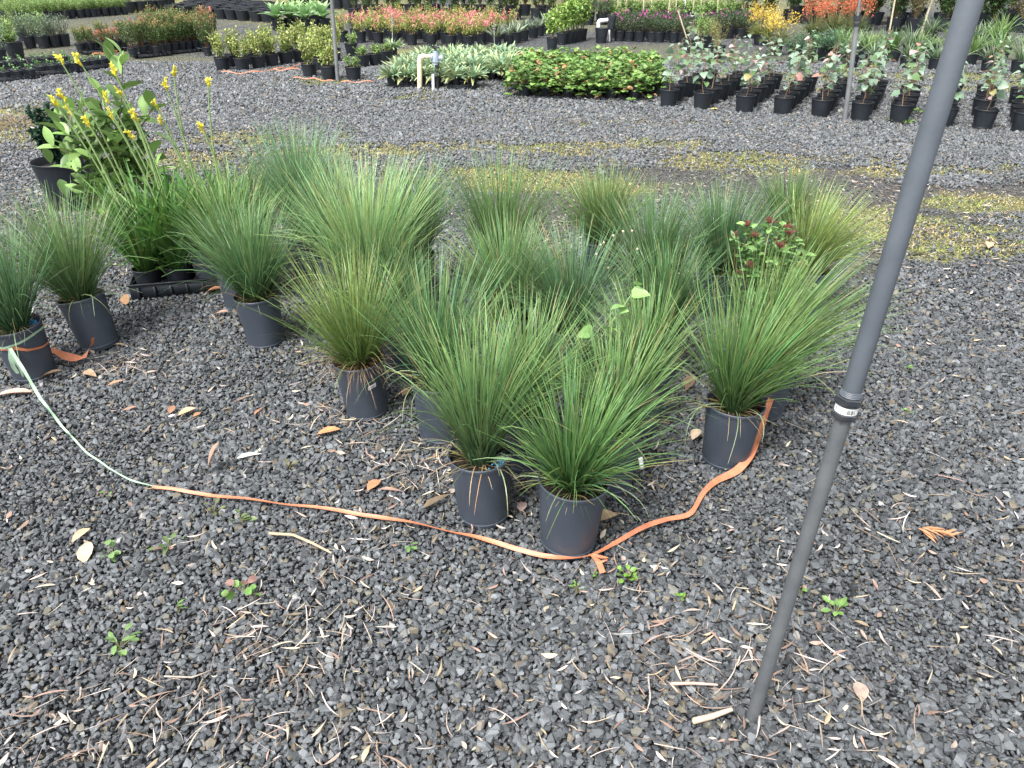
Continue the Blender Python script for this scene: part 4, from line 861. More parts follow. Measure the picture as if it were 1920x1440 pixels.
# red-tipped shrubs
LPp = [(252, 110), (271, 107), (296, 106), (315, 102), (329, 100), (342, 98), (354, 96), (367, 94), (379, 93), (391, 104), (154, 101), (173, 99), (199, 98), (215, 96)]
LB = ['first right of the red strip', 'second right of the red strip', 'third right of the red strip', 'fourth right of the red strip', 'fifth right of the red strip', 'sixth right of the red strip', 'seventh right of the red strip', 'eighth right of the red strip', 'ninth right of the red strip', 'standing alone next to the yellow-green shrubs', 'leftmost, above the red strip', 'second above the red strip', 'third above the red strip', 'fourth above the red strip']
for i, p in enumerate(LPp): place('lillyred' if i in (8, 12, 13) else 'lilly', i % 3, at(*p), 'green shrub with rusty red tips, ' + LB[i], 'potted shrub', 'red-tipped shrubs', d=.15, h=.13, sc=.85 if i < 10 else .55, zoff=.0 if i == 9 else .03, seg=24)
bed(['lilly', 'lilly', 'lilly', 'lilly', 'lilly', 'lillyred'], [(r, k, p) for (r, k, p) in grid((262, 100), (388, 90), 3, 7, (-.05, .34))], 3, 'red-tipped shrub behind trays', 'potted shrub', 'red-tipped shrubs at the back', d=.15, h=.13, sc=.95)
bed(['lilly', 'lillyred'], grid((160, 96), (225, 92), 2, 4, (-.05, .30)), 2, 'low red-tipped shrub behind the red strip', 'potted shrub', 'low red-tipped shrubs', d=.15, h=.13, sc=.6)
for k, (x0, x1, y) in enumerate(((247, 307, 111), (311, 362, 103), (365, 382, 98), (148, 222, 104))):
    a, b = at(x0, y), at(x1, y - (x1 - x0) * .10); m = (a + b) / 2 + (0, .15, 0)
    tray(m, float(np.linalg.norm(b - a)), .32, math.atan2(b[1] - a[1], b[0] - a[0]), 'black tray under red-tipped shrubs, ' + ('longest, right of the red strip', 'next one to the right', 'short one at the right end', 'behind the red strip')[k], 'trays under red-tipped shrubs', h=.05)
# trays of seedlings, left
for k, (x0, y0, x1, y1, nm) in enumerate(((-20, 160, 78, 150, 'nearest, at the left edge'), (74, 146, 160, 137, 'middle one of the front three'), (161, 135, 224, 126, 'right one of the front three'), (-30, 141, 60, 133, 'behind the nearest, at the left edge'), (62, 131, 140, 124, 'behind the middle one'))):
    a, b = at(x0, y0), at(x1, y1); ang = math.atan2(b[1] - a[1], b[0] - a[0]); Ln = float(np.linalg.norm(b - a)); u = (b - a) / Ln; v = np.array([-u[1], u[0], 0])
    tray((a + b) / 2 + v * .17, Ln - .02, .33, ang, 'black tray of small seedling pots, ' + nm, 'trays of seedlings at left', h=.07)
    n = max(3, int(Ln / .125))
    for r in range(3):
        for q in range(n):
            p = a + u * (Ln * (q + .5) / n) + v * (.065 + r * .108)
            place('seedling', (q + r) % 4, p, 'tiny seedling, %s in the %s, tray %s' % (ORD[q], rowname(r, 3), ('at the left edge', 'in the middle', 'at right', 'behind at the edge', 'behind the middle')[k]), 'seedling', 'seedlings in trays', d=min(.115, Ln / n * .95), h=.10, zoff=.035, seg=16, name='potted_seedling', fill=.01)
# mid left
for p, kd, nm in (((33, 111), 'boxlow', 'wide black pot with leafy upright plant, left edge'), ((4, 118), 'greyfluff', 'grey-leaved plant in black pot cut by the left edge'), ((59, 90), 'greyfluff', 'soft grey-green plant right of the wide pot'), ((84, 90), 'greyfluff', 'soft grey-green plant between two of its kind'), ((104, 88), 'greyfluff', 'soft grey-green plant, third right of the wide pot'), ((123, 86), 'greyfluff', 'soft grey-green plant beside the low red-tipped shrubs'), ((70, 80), 'fluffy', 'lime green shrub behind the soft grey-green plants'), ((20, 85), 'fluffy', 'green feathery plant behind the wide pot'), ((45, 76), 'strappy', 'strap-leaved plant far behind the wide pot'), ((95, 76), 'strappy', 'strap-leaved plant behind the lime green shrub'), ((8, 95), 'fluffy', 'green feathery plant near the left edge')):
    place(kd, 1, at(*p), nm, 'potted plant', 'mixed plants at the left', d=.27 if p[0] == 33 else .21, h=.25 if p[0] == 33 else .19, sc=1.3 if kd != 'strappy' else .9, seg=24)
bed(['fluffy'], grid((28, 42), (234, 27), 4, 17, (-.25, .34), .04), 4, 'light green bushy shrub in the far left bed', 'potted shrub', 'light green shrubs at far left', d=.19, h=.18, sc=.80)
bed(['greyfluff', 'fluffy'], grid((-40, 30), (12, 28), 4, 3, (0, .5), .04), 4, 'greyish shrub left of the long light green bed', 'potted shrub', 'greyish shrubs at far left', d=.22, h=.2, sc=1.0)
for k, (px, py) in enumerate(((246, 24), (266, 23), (285, 21), (302, 20), (320, 18))):
    t = place('greyfluff', k % 3, at(px, py), 'big black pot with a pale stake far off, %s from left' % ORD[k], 'potted plant', 'staked pots far off', d=.31, h=.25, sc=1.2)
    tubes(t, 'stake', 'wood', [([(.16, -.14, 0), (-.05, -.1, 1.4)], .014)], 6)
bed([None], grid((338, 29), (505, 41), 6, 9, (-.12, .62), .05), 6, 'empty wide black pot', 'pot', 'empty black pots', d=.34, h=.215, name='empty_pot')
bed([None, 'greyfluff'], grid((548, 11), (655, 18), 2, 6, (0, .6), .05), 2, 'black pot far behind the agaves', 'pot', 'black pots far behind the agaves', d=.30, h=.26)
bed([None], grid((322, 30), (350, 32), 2, 2, (0, .5), .03), 2, 'black pot left of the empty pots', 'pot', 'pots by the empty ones', d=.30, h=.24, name='empty_pot')
# pink-tipped shrubs
bed(['pink'], grid((644, 78), (880, 88), 5, 8, (.18, .42), .04), 5, 'shrub with pink and lime leaves', 'potted shrub', 'pink-leaved shrubs', d=.21, h=.18, sc=.95)
bed(['aloe'], [(0, k, at(*p)) for k, p in enumerate(((930, 88), (954, 85), (968, 80), (982, 76), (1000, 71), (1012, 67), (1024, 63)))], 1, 'grey-green fleshy plant between pink and lime shrubs', 'potted plant', 'fleshy grey-green plants', d=.21, h=.18, sc=.85)
bed(['lime'], [(0, k, at(*p)) for k, p in enumerate(((1035, 93), (1053, 83), (1064, 81), (1073, 79), (1082, 77), (1091, 75)))], 1, 'tall lime green shrub in a slanting row', 'potted shrub', 'lime green shrubs', d=.20, h=.19, sc=.88)
place(None, 0, at(1127, 80), 'empty black pot under the bent white pipe', 'pot', None, d=.24, h=.24, name='empty_pot')
bed(['magenta'], grid((1158, 76), (1280, 80), 3, 7, (.05, .45), .04), 3, 'dark shrub with small magenta flowers', 'potted shrub', 'magenta-flowered shrubs', d=.22, h=.17, sc=.98)
bed(['magenta'], grid((1330, 72), (1405, 71), 2, 5, (.05, .5), .04), 2, 'dark magenta-flowered shrub behind the golden one', 'potted shrub', 'magenta-flowered shrubs at right', d=.22, h=.17, sc=.98)
place('hib', 2, at(1290, 98), 'bright green seedling with a bare stake left of the golden shrub', 'potted plant', None, d=.22, h=.20)
st = thing('leaning_stake', 'pale bamboo stake leaning among the dark flowering shrubs', 'stake', cl(at(1291, 82))); tubes(st, 'cane', 'wood', [([(0, 0, 0), aty(1271, 20, at(1291, 82)[1]) - at(1291, 82)], .012)], 6)
place('fluffy', 2, at(1313, 92), 'small feathery plant beside the golden shrub', 'potted plant', None, d=.24, h=.22)
place('gold', 0, at(1344, 108), 'golden feathery shrub in black pot above the seedling grid', 'potted shrub', None, d=.24, h=.18, sc=.75)
place('gold', 1, at(1325, 88), 'smaller golden feathery shrub behind the first', 'potted shrub', None, d=.24, h=.18, sc=.62)
place('yellowpaw', 0, at(1450, 102), 'clump of tall strap leaves with yellow flowers', 'potted plant', None, d=.28, h=.18, sc=1.0)
place('yellowpaw', 1, at(1425, 84), 'second yellow-flowered clump, left and behind', 'potted plant', None, d=.28, h=.18, sc=.9)
for k, p in enumerate(((1525, 80), (1560, 74), (1595, 78))): place('orangepaw', k % 2, at(*p), 'clump with orange-red flower spikes, ' + ('left one', 'middle one', 'right one beside the jointed pole')[k], 'potted plant', 'orange-flowered clumps', d=.28, h=.18, sc=1.0)
for k, p in enumerate(((1491, 116), (1545, 112), (1515, 104), (1570, 104))): place('juniper', k % 2, at(*p), 'low blue-green conifer in black pot, ' + ('left of the seedling tops', 'right of the first', 'behind the first', 'below the orange flowers')[k], 'potted shrub', 'low conifers', d=.26, h=.18, sc=1.0)
bed(['strappy', 'strappy', 'strappygreen'], grid((1592, 126), (2010, 142), 3, 9, (.16, .75), .08), 3, 'grey-green strap-leaved plant beyond the seedling grid', 'potted plant', 'strap-leaved plants at right', d=.24, h=.17, sc=.82)
bed(['strappygreen', 'strappy'], grid((1780, 92), (2020, 98), 2, 6, (.1, .8), .08), 2, 'greener strap-leaved plant right of the leaning pipe', 'potted plant', 'greener strap-leaved plants', d=.24, h=.18, sc=.9)
# rows at the back
bed(['tree', 'tree', 'paletree', 'tree'], grid((1625, 58), (2060, 62), 3, 10, (.1, 1.3), .12), 3, 'tall shrub in big black pot at the back right', 'potted tree', 'tall shrubs at the back right', d=.34, h=.25, sc=1.0)
bed(['tree'], grid((1400, 42), (1620, 44), 2, 7, (.1, 1.4), .12), 2, 'dark tall shrub behind the flower clumps', 'potted tree', 'tall shrubs behind the flowers', d=.34, h=.26, sc=.9)
bed(['tree'], grid((668, 36), (1060, 38), 2, 15, (.1, 1.2), .12), 2, 'dark shrub in the hedge-like row behind the pink shrubs', 'potted tree', 'dark shrubs behind the pink ones', d=.30, h=.24, sc=.62)
bed(['magenta'], grid((1075, 46), (1130, 46), 2, 3, (.1, .7), .05), 2, 'dark low shrub left of the bent pipe', 'potted shrub', 'dark low shrubs by the pipe', d=.28, h=.2, sc=1.3)
bed(['seedling', 'boxlow'], grid((1150, 46), (1400, 46), 4, 12, (.06, .75), .05), 4, 'black pot with a small staked plant far off', 'potted plant', 'staked small plants far off', d=.26, h=.18, sc=1.6)
for k in range(16):
    p = at(1158 + k * 15.5, 40 - (k % 3) * 6); t = thing('bamboo_stake', 'thin upright bamboo stake, %s from left behind the magenta-flowered shrubs' % ORD[k], 'stake', cl(p), (R(random.uniform(-4, 4)), R(random.uniform(-4, 4)), 0), group='bamboo stakes far off')
    tubes(t, 'cane', 'wood', [([(0, 0, 0), (0, 0, 1.5)], .014)], 5)
for k, (px, py, rz) in enumerate(((1655, 60, 3), (1715, 58, -5), (1842, 52, -14), (1905, 55, -16))):
    p = at(px, py) - (0, .3, 0); t = thing('bamboo_stake', 'pale stake among the tall shrubs at right, %s from left' % ORD[k], 'stake', cl(p), (0, R(-rz), 0), group='stakes at the back right'); tubes(t, 'cane', 'wood', [([(0, 0, 0), (0, 0, 1.9)], .016)], 5)
place(None, 0, (0, 0, -5), '', '', None) if False else None

# ------------------------------------------------------------------ ground
def axis(a, b, fine0, fine1, df, grow=1.18):
    v = list(np.arange(fine0, fine1, df)); s = df
    while v[-1] < b: s *= grow; v.append(v[-1] + s)
    s = df
    while v[0] > a: s *= grow; v.insert(0, v[0] - s)
    return np.array(v)
X = axis(-400, 400, -6.5, 7.5, .05); Yv = axis(-60, 900, .3, 13.0, .05); nx, ny = len(X), len(Yv)
XX, YY = np.meshgrid(X, Yv); fx, fy = XX.ravel(), YY.ravel()
zz = np.where((fy < 14) & (fy > -2) & (np.abs(fx) < 9), gz(fx, fy), 0.0) - .004
i = (np.arange(ny - 1)[:, None] * nx + np.arange(nx - 1)[None]).ravel()
me = mesh_np('ground', np.stack([fx, fy, zz], 1), np.stack([i, i + 1, i + nx + 1, i + nx], 1), 'ground', smooth=True)
a = me.color_attributes.new('areas', 'FLOAT_COLOR', 'POINT'); C4 = np.zeros((len(fx), 4), np.float32); C4[:, 0] = moss(fx, fy)
C4[:, 0] = np.maximum(C4[:, 0], np.where(fy > 12, np.clip((fbm(fx * .35, fy * .5, 61) - .50) * 4, 0, .35), 0)); C4[:, 1] = bare(fx, fy); C4[:, 3] = 1
a.data.foreach_set('color', C4.ravel()); obj('ground', me, kind='structure')

# gravel stones: points carrying size, turn and tint; twelve stone shapes
def stones(y0, y1, sp, mg, rg):
    ys = np.arange(y0, y1, sp); out = []
    for y in ys:
        hw = .70 * (y * .87 + .8) + mg; x = np.arange(-hw, hw, sp); out.append(np.stack([x + rg.uniform(-.55, .55, len(x)) * sp, np.full(len(x), y) + rg.uniform(-.55, .55, len(x)) * sp], 1))
    return np.vstack(out)
rg = np.random.default_rng(11); PT = []; SZ = []
for (y0, y1, sp, s) in ((.55, 3.2, .0118, .0160), (3.2, 5.5, .0138, .0175), (5.5, 8.5, .0175, .0205), (8.5, 12.5, .026, .028)):
    p = stones(y0, y1, sp, .85, rg); PT.append(p); SZ.append(np.full(len(p), s))
PT = np.vstack(PT); SZ = np.concatenate(SZ)
keep = np.ones(len(PT), bool)
for (sx, sy, r) in SETTLE: keep &= ((PT[:, 0] - sx) ** 2 + (PT[:, 1] - sy) ** 2) > r * r
ms, br = moss(PT[:, 0], PT[:, 1]), bare(PT[:, 0], PT[:, 1]); u = rg.random(len(PT))
keep &= u > np.maximum(ms * .80, br * .86)
PT, SZ, br, ms = PT[keep], SZ[keep], br[keep], ms[keep]; N = len(PT)
big = np.clip(rg.lognormal(0, .30, N), .5, 1.9); SZ = SZ * big * (1 - .35 * br)
SZ *= .86 + .4 * vnoise(PT[:, 0] * 2, PT[:, 1] * 2, 77)
z = gz(PT[:, 0], PT[:, 1]) + SZ * .22 + rg.uniform(-.002, .006, N)
me = bpy.data.meshes.new('gravel'); me.vertices.add(N); me.vertices.foreach_set('co', np.stack([PT[:, 0], PT[:, 1], z], 1).astype(np.float32).ravel())
def attr(nm, ty, data, key='value'):
    at_ = me.attributes.new(nm, ty, 'POINT'); at_.data.foreach_set(key, np.asarray(data).ravel())
attr('sc', 'FLOAT_VECTOR', (SZ[:, None] * rg.uniform(.72, 1.2, (N, 3)) * np.array([1.1, .95, .78])).astype(np.float32), 'vector')
attr('rt', 'FLOAT_VECTOR', (rg.uniform(-1, 1, (N, 3)) * np.array([.7, .7, math.pi])).astype(np.float32), 'vector')
tn = np.clip(rg.beta(2.2, 2.2, N) * .82 + .10 * (vnoise(PT[:, 0] * 1.5, PT[:, 1] * 1.5, 5) - .3), 0, .82); warm = rg.random(N) < .10; tn = np.clip(tn + .13 * np.clip((PT[:, 1] - 4.2) / 3, 0, 1), 0, .82); tn = np.where(warm, rg.uniform(.84, .97, N), tn); tn = np.where(rg.random(N) < .005, 1.0, tn)  # stones paler with distance: grazing light put into the tint, plus track dust
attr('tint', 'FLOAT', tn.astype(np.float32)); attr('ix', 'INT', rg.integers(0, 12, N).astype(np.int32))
me.materials.append(M['stone'])
shapes = bpy.data.collections.new('stone_shapes')
import bmesh
for k in range(12):
    rr = np.random.default_rng(500 + k); bm = bmesh.new(); P = rr.normal(0, 1, (13, 3)); P /= np.linalg.norm(P, axis=1, keepdims=True); P *= rr.uniform(.40, .58, (13, 1))
    for p in P: bm.verts.new(p)
    r_ = bmesh.ops.convex_hull(bm, input=bm.verts)
    loose = [v for v in bm.verts if not v.link_faces]; bmesh.ops.delete(bm, geom=loose, context='VERTS')
    bmesh.ops.bevel(bm, geom=list(bm.edges), offset=.025, segments=1, affect='EDGES', profile=.5)
    mm = bpy.data.meshes.new('stone'); bm.to_mesh(mm); bm.free(); mm.materials.append(M['stone']); shapes.objects.link(bpy.data.objects.new('stone%02d' % k, mm))
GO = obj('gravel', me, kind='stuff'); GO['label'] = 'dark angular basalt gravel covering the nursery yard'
ng = bpy.data.node_groups.new('lay_stones', 'GeometryNodeTree')
ng.interface.new_socket('Geometry', in_out='INPUT', socket_type='NodeSocketGeometry'); ng.interface.new_socket('Geometry', in_out='OUTPUT', socket_type='NodeSocketGeometry')
nd, lk = ng.nodes, ng.links; gi = nd.new('NodeGroupInput'); go = nd.new('NodeGroupOutput'); ip = nd.new('GeometryNodeInstanceOnPoints'); ci = nd.new('GeometryNodeCollectionInfo')
ci.inputs['Collection'].default_value = shapes; ci.inputs['Separate Children'].default_value = True; ci.inputs['Reset Children'].default_value = True; ip.inputs['Pick Instance'].default_value = True
def na(nm, ty):
    x = nd.new('GeometryNodeInputNamedAttribute'); x.data_type = ty; x.inputs['Name'].default_value = nm; return x.outputs['Attribute']
lk.new(gi.outputs[0], ip.inputs['Points']); lk.new(ci.outputs[0], ip.inputs['Instance']); lk.new(na('ix', 'INT'), ip.inputs['Instance Index'])
e2r = nd.new('FunctionNodeEulerToRotation'); lk.new(na('rt', 'FLOAT_VECTOR'), e2r.inputs[0]); lk.new(e2r.outputs[0], ip.inputs['Rotation']); lk.new(na('sc', 'FLOAT_VECTOR'), ip.inputs['Scale'])
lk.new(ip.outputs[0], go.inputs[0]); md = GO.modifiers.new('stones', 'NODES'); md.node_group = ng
print('stones', N)

# ------------------------------------------------------------------ leaf litter, straw, moss tufts, weeds
rg = np.random.default_rng(21)
def scatter(n, y0, y1, bias, seed):
    y = y0 + (y1 - y0) * rg.random(n * 3) ** 1.3; x = rg.uniform(-1, 1, n * 3) * (.70 * (y * .87 + .8) + .2)
    m = fbm(x * 2.2, y * 2.2, seed) ; k = rg.random(n * 3) < np.clip((m - bias) * 5, .05, 1); x, y = x[k][:n], y[k][:n]; return x, y
g = G()
LC = [(.38, .30, .25), (.46, .38, .34), (.30, .20, .16), (.52, .46, .35), (.42, .33, .22), (.22, .155, .12), (.50, .44, .40)]
def litter(n, y0, y1, L, W, shape, bias, seed, S=6, cur=(.2, 1.2), extra=None, hz=.016):
    x, y = scatter(n, y0, y1, bias, seed) if extra is None else extra; n = len(x)
    az = rg.uniform(0, 6.28, n); s = np.linspace(0, 1, S); LL = rg.uniform(*L, n); k = rg.uniform(*cur, n) * rg.choice([-1, 1], n)
    a = az[:, None] + k[:, None] * s; el = rg.normal(0, .16, (n, 1)) + rg.normal(0, .35, (n, 1)) * (s - .5)
    d = np.stack([np.cos(a) * np.cos(el), np.sin(a) * np.cos(el), np.sin(el)], 2); P = np.concatenate([np.zeros((n, 1, 3)), np.cumsum(d[:, 1:] * (LL[:, None, None] / (S - 1)), 1)], 1)
    P[:, :, 2] -= P[:, :, 2].min(1, keepdims=True) * .7; P += np.stack([x, y, gz(x, y) + hz + rg.uniform(0, .006, n)], 1)[:, None]
    sd_ = np.stack([-np.sin(a), np.cos(a), 0 * a], 2); tw = rg.normal(0, .5, (n, 1)) + rg.normal(0, .8, (n, 1)) * s; nv = np.cross(sd_, d); sd_ = sd_ * np.cos(tw)[..., None] + nv * np.sin(tw)[..., None]
    pf = np.interp(s, np.linspace(0, 1, 5), LEAFP[shape] if shape in LEAFP else shape)[None, :, None]; Wd = rg.uniform(W[0], W[1], (n, 1, 1)) / 2 * pf
    C = np.repeat(pick(LC, n, rg, .2)[:, None], S, 1); strips(g, P, sd_ * Wd, C, nv * Wd * .45)
litter(620, .6, 4.5, (.025, .065), (.005, .0115), 'lance', .52, 71, 7, (.05, .8)); litter(260, .6, 4.5, (.02, .045), (.008, .016), 'ell', .5, 74, 7, (.1, .9))
litter(900, .6, 4.5, (.015, .035), (.003, .007), 'ell', .48, 72, 4)
litter(1000, .6, 5.0, (.02, .08), (.0010, .0022), (1, 1, 1, .8, .4), .50, 71, 6, (.0, .9))
litter(5200, 4.3, 12, (.02, .06), (.004, .009), 'lance', .47, 73, 4)
for (px, py, sx, sy, n) in ((560, 1230, .13, .09, 45), (230, 1380, .22, .08, 70), (800, 870, .12, .09, 80), (1500, 1330, .18, .08, 50), (1450, 1200, .20, .12, 40), (1290, 1270, .1, .06, 30), (600, 1180, .2, .1, 50), (1050, 890, .15, .1, 50), (230, 690, .1, .06, 50), (650, 800, .15, .08, 50), (1800, 1100, .3, .3, 40), (1750, 900, .4, .4, 60), (620, 1390, .3, .08, 50)):
    c = at(px, py); e = (c[0] + rg.normal(0, sx, n), c[1] + rg.normal(0, sy, n)); litter(n, 0, 0, (.03, .10), (.001, .0045), (.6, 1, 1, .8, .2), 0, 0, 7, (0, .9), e, .018); e = (c[0] + rg.normal(0, sx, n // 4), c[1] + rg.normal(0, sy, n // 4)); litter(n, 0, 0, (.03, .06), (.005, .010), 'lance', 0, 0, 6, (.1, .9), e, .02)
o = obj('leaf_litter', g.mesh('leaf_litter', 'dry'), kind='stuff'); o['label'] = 'pale dry leaf litter and straw strewn over the gravel'

g = G(); n = 190000; y = rg.uniform(4.3, 12.5, n); x = rg.uniform(-1, 1, n) * (.70 * (y * .87 + .8) + .2); m = moss(x, y); k = rg.random(n) < m * .9; x, y = x[k], y[k]; n = len(x)
a = rg.uniform(0, 6.28, n); t = rg.uniform(.2, 1.3, n); Lh = rg.uniform(.007, .022, n); d = np.stack([np.cos(a) * np.sin(t), np.sin(a) * np.sin(t), np.cos(t)], 1); b = np.stack([x, y, gz(x, y)], 1)
P = np.stack([b, b + d * Lh[:, None]], 1); sd_ = np.repeat(np.stack([-np.sin(a), np.cos(a), 0 * a], 1)[:, None] * .0032, 2, 1) * np.array([1.2, .4])[None, :, None]
pn = fbm(x * 3, y * 3, 55); green = (y > 8.5)[:, None] | (pn > .56)[:, None]
C = np.where(green, pick([(.25, .29, .09), (.34, .35, .13), (.18, .23, .07)], n, rg), pick([(.40, .31, .16), (.35, .30, .13), (.45, .38, .23), (.28, .25, .12)], n, rg))
strips(g, P, sd_, np.repeat(C[:, None], 2, 1)); o = obj('moss_and_turf', g.mesh('moss_and_turf', 'dry'), kind='stuff'); o['label'] = 'patchy yellow-green moss and short turf across the track'
print('tufts', n)

# bigger fallen leaves, each its own thing
FLV = [(405, 892, 18, .12, .055, 'ell', (.36, .24, .18), 'curled brown leaf standing up beside the left end of the orange tape', 70), (618, 820, 20, .085, .035, 'ell', (.48, .22, .10), 'bright brown leaf lying below the yellowing grass', 10), (702, 920, 60, .065, .042, 'ell', (.50, .23, .12), 'orange-brown oval leaf just above the orange tape', 15), (735, 927, 0, .075, .022, 'lance', (.38, .25, .20), 'narrow dull leaf right of the orange-brown oval one', 5),
       (353, 783, 40, .068, .040, 'ell', (.52, .33, .19), 'pale tan leaf on gravel left of centre', 12), (325, 780, 80, .04, .03, 'ell', (.26, .14, .09), 'small dark leaf touching the pale tan one', 30), (372, 787, 60, .035, .022, 'ell', (.42, .22, .12), 'small tan leaf right of the pale tan one', 10), (170, 712, -15, .07, .05, 'heart', (.40, .27, .18), 'flat brown leaf in front of the tilted pot', 8), (222, 728, 25, .07, .02, 'lance', (.36, .20, .12), 'thin brown leaf right of the flat one', 15),
       (30, 745, 18, .14, .045, 'ell', (.50, .32, .26), 'long pinkish leaf at the left edge below the tied pot', 6), (100, 715, 10, .10, .04, 'ell', (.16, .11, .07), 'dark curled leaf at the foot of the tied pot', 20), (240, 575, 80, .05, .05, 'round', (.46, .26, .14), 'cupped tan leaf behind the tilted pot', 60), (405, 555, 10, .09, .05, 'ell', (.42, .20, .12), 'rusty leaf at the right corner of the black tray', 20), (418, 597, 0, .065, .04, 'ell', (.38, .22, .17), 'brown leaf below the black tray', 15),
       (412, 1030, 0, .001, .001, 'ell', (.3, .2, .1), '', 0), (155, 1010, 75, .075, .03, 'ell', (.50, .33, .22), 'upper of two tan leaves at left below the tape', 10), (163, 1040, -70, .085, .05, 'ell', (.56, .42, .28), 'spotted pale leaf, lower of two at left', 5), (979, 957, 80, .045, .032, 'round', (.26, .19, .18), 'round grey-brown leaf between the two front pots', 5), (1135, 978, 10, .075, .05, 'heart', (.50, .35, .22), 'tan leaf poking out right of the frontmost pot', 15),
       (1440, 787, -60, .055, .032, 'ell', (.45, .33, .24), 'folded tan leaf right of the tape bend', 25), (1303, 828, 50, .055, .04, 'ell', (.46, .36, .26), 'pale leaf behind the left side of the broad grass pot', 30), (1290, 735, 60, .07, .05, 'ell', (.22, .15, .10), 'dark curled leaf behind the broad grass pot', 40), (1405, 1270, 60, .055, .035, 'ell', (.001, .001, .001), '', 0), (1608, 1310, 80, .055, .038, 'ell', (.36, .28, .23), 'grey-brown leaf right of the pipe foot', 10),
       (820, 955, 25, .10, .035, 'lance', (.16, .12, .08), 'dark split seed pod left of the blue-pellet pot', 20), (1112, 875, 0, .001, .001, 'ell', (.3, .2, .1), '', 0), (1230, 762, 0, .06, .04, 'ell', (.001, .001, .001), '', 0), (760, 745, 70, .045, .03, 'ell', (.45, .28, .20), 'small tan leaf between two pots below the grass', 20), (1480, 785, 0, .001, .001, 'ell', (.3, .2, .1), '', 0), (1852, 467, 60, .09, .05, 'ell', (.48, .36, .24), 'tan leaf near the right edge on the mossy track', 20),
       (1340, 208, 10, .08, .06, 'round', (.70, .56, .16), 'yellow leaf between pots at the front of the seedling grid', 5), (487, 780, 70, .055, .018, 'lance', (.42, .20, .12), 'slender reddish leaf right of the pale tan group', 10), (228, 655, 0, .05, .02, 'lance', (.40, .3, .2), 'small leaf right of the tilted pot', 10), (470, 865, 25, .085, .025, 'lance', (.62, .62, .55), 'whitish torn scrap above the orange tape', 12), (245, 775, 20, .05, .02, 'ell', (.36, .22, .16), 'small brown leaf beside the green tape', 10)]
rg = np.random.default_rng(91)
for (px, py, az, L_, W_, shp, C, lab, el) in FLV:
    if not lab: continue
    g = G(); p = at(px, py); a = R(az); e = R(el); d = np.array([math.cos(a) * math.cos(e), math.sin(a) * math.cos(e), math.sin(e)])
    leaves(g, np.array([-d * L_ / 2 + (0, 0, L_ / 2 * abs(math.sin(e)))]), d[None], L_, W_, np.array([C]), rg, shp, 9, .35, rg.uniform(.2, .6), 3.5)
    tube(g, [-d * L_ / 2 * 1.2 + (0, 0, L_ / 2 * abs(math.sin(e))), -d * L_ / 2 + (0, 0, L_ / 2 * abs(math.sin(e)))], .0009, np.array(C) * .7, 4)
    o = obj('fallen_leaf', g.mesh('fallen_leaf', 'dry', True), loc=(float(p[0]), float(p[1]), float(gz(p[0], p[1])) + .022)); tag(o, lab, 'leaf')
# crumpled frond leaf, right
c = at(1755, 1012); g = G(); n = 16; a = rg.uniform(-.9, .9, n) - .5; q = rg.uniform(-.05, .05, n)
leaves(g, np.stack([q, q * -.5, rg.uniform(.0, .008, n)], 1), np.stack([np.cos(a), np.sin(a), rg.uniform(0, .3, n)], 1), rg.uniform(.04, .07, n), .012, pick([(.46, .22, .11), (.52, .28, .15)], n, rg), rg, 'lance', 6, .3, .5)
tag(obj('fallen_leaf', g.mesh('fallen_leaf', 'dry'), loc=(float(c[0]), float(c[1]), .024)), 'crumpled orange-brown divided leaf right of the pipe', 'leaf')
# twigs
def twig(px, r, label, col=(.46, .36, .24), name='twig'):
    P = np.array([at(x, y, zq) for x, y, zq in px]); c = P.mean(0); g = G(); tube(g, P - c, [r * 1.1] + [r] * (len(P) - 2) + [r * .7], col, 7, True); tag(obj(name, g.mesh(name, 'dry', True), loc=cl(c)), label, name)
twig([(505, 1000, .025), (550, 1003, .03), (585, 1018, .026), (622, 1037, .024)], .0045, 'pale bent twig on gravel below the orange tape')
twig([(1300, 1352, .026), (1335, 1343, .028), (1372, 1330, .03)], .007, 'stubby tan stick left of the pipe foot', (.48, .38, .28))
twig([(1258, 1282, .024), (1300, 1281, .026), (1345, 1284, .024)], .004, 'straight pinkish twig left of the leaning pipe', (.46, .34, .28))
twig([(308, 1268, .024), (360, 1270, .03), (395, 1258, .026), (402, 1225, .024)], .0022, 'thin curved grey twig at lower left', (.42, .36, .30))
twig([(1050, 910, .022), (1100, 955, .022), (1180, 965, .024)], .0018, 'thin straw stalk between front pot and tape', (.5, .42, .28))
twig([(1600, 985, .022), (1665, 1020, .03), (1690, 1075, .022)], .0016, 'fine dark twig right of the pipe', (.22, .17, .12))

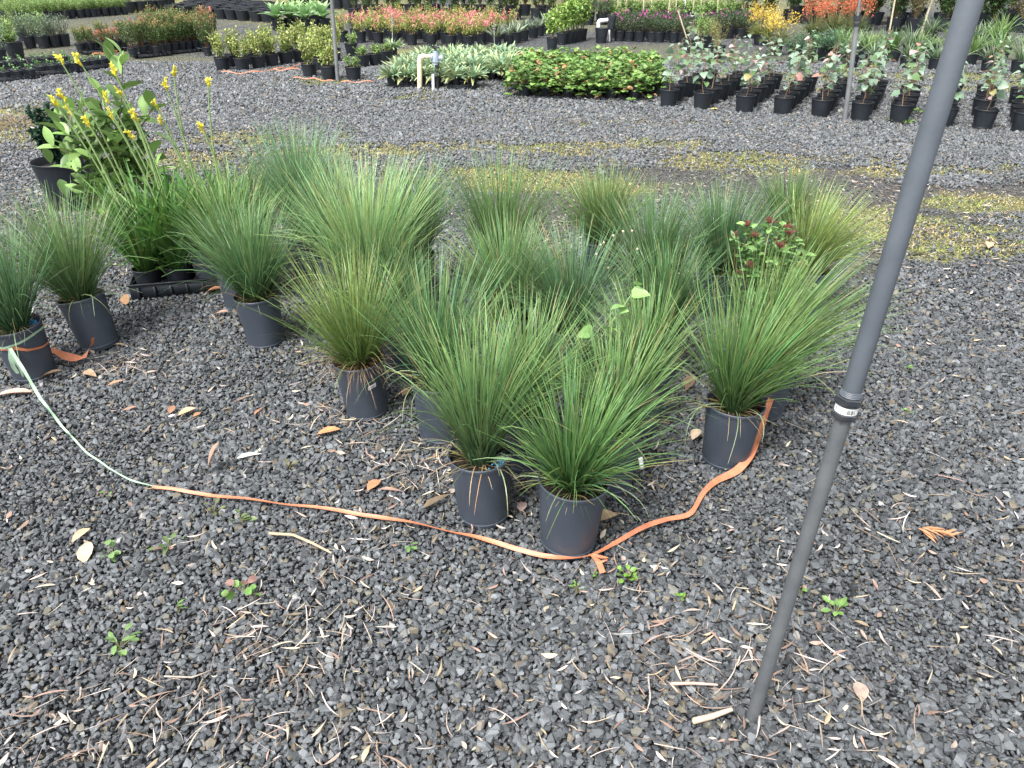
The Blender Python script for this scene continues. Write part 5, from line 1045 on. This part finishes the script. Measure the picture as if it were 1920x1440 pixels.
# small weeds growing through the gravel
WD = [(1178, 1088, .030, 16, (.18, .36, .06), 'bright green clover-like weed right of the tape knot', 'round', .022), (1565, 1160, .035, 9, (.17, .30, .08), 'pale green weed right of the pipe', 'ell', .040), (1278, 1134, .012, 7, (.18, .36, .06), 'tiny green weed below the orange tape', 'round', .018), (1118, 1090, .01, 6, (.18, .34, .07), 'tiny weed under the tape tail', 'round', .014), (1080, 1112, .014, 6, (.18, .34, .07), 'tiny weed below the frontmost pot', 'ell', .018),
      (320, 1030, .035, 9, (.13, .20, .07), 'dull green weed among gravel at left', 'ell', .042), (455, 985, .03, 6, (.16, .22, .09), 'upright weed just under the orange tape', 'ell', .045), (400, 965, .03, 6, (.17, .19, .08), 'bronze-tinted weed under the orange tape', 'ell', .035), (210, 1045, .035, 8, (.17, .28, .10), 'green weed beside the spotted pale leaf', 'round', .034), (460, 1115, .05, 11, (.15, .29, .07), 'sprawling weed with one round leaf, left of centre', 'round', .036),
      (225, 1215, .045, 10, (.16, .27, .09), 'green and purple weed at lower left', 'ell', .04), (1500, 1120, .015, 4, (.17, .32, .08), 'two-leaved sprout right of the pipe', 'round', .02), (770, 1035, .012, 5, (.14, .28, .08), 'small sprout under the tape, centre left', 'round', .018), (335, 1150, .01, 7, (.14, .28, .06), 'tuft of fine grass at lower left', 'lance', .03), (1700, 780, .01, 5, (.16, .32, .06), 'small sprout on gravel at right', 'round', .018), (205, 935, .008, 4, (.2, .36, .08), 'tiny sprout left of the tape end', 'round', .015),
      (1700, 700, .008, 4, (.2, .38, .08), 'tiny sprout farther back at right', 'round', .02), (1350, 600, .06, 14, (.12, .2, .06), 'low weed between the back pots', 'ell', .03), (1690, 232, .12, 26, (.16, .30, .07), 'leafy green weed at the foot of the seedling pots', 'round', .05), (1735, 215, .10, 22, (.18, .32, .08), 'leafy green weed behind the leaning pipe', 'round', .05), (1720, 480, .04, 20, (.30, .34, .09), 'yellow-green turf tuft right of the cluster', 'lance', .03), (540, 885, .02, 5, (.22, .20, .07), 'yellowing weed above the orange tape', 'ell', .03)]
for (px, py, sp, n, C, lab, shp, L_) in WD:
    g = G(); p = at(px, py); a = rg.uniform(0, 6.28, n); q = sp * rg.random(n); P0 = np.stack([q * np.cos(a), q * np.sin(a), rg.uniform(.0, .02, n) + .006], 1)
    for k in range(n): tube(g, [(0, 0, -.01), P0[k]], .0011, (.22, .22, .10), 4)
    leaves(g, P0, np.stack([np.cos(a), np.sin(a), rg.uniform(.05, .7, n)], 1), rg.uniform(L_ * .45, L_ * 1.0, n), L_ * (.2 if shp == 'lance' else .38 if shp == 'ell' else .6), pick([C, np.array(C) * .8, (.26, .15, .13)], n, rg, .12, [.5, .4, .1]), rg, shp, 6, .45, .25, 1.5)
    t = thing('weed', lab, 'weed', (float(p[0]), float(p[1]), float(gz(p[0], p[1])) + .012)); obj('weed_leaves', g.mesh('weed_leaves', 'leaf', True), t, kind='stuff' if n > 12 else None)
# dry brush at the left
c = at(30, 232); g = G(); blades(g, 180, 6, .25, (.1, .35), (.6, 1.4), (.0, .8), .004, (.22, .15, .09), (.40, .30, .18), rg); tag(obj('dry_brush', g.mesh('dry_brush', 'dry'), loc=cl(c)), 'heap of dry brown brush lying at the left edge', 'brush', None)['kind'] = 'stuff'
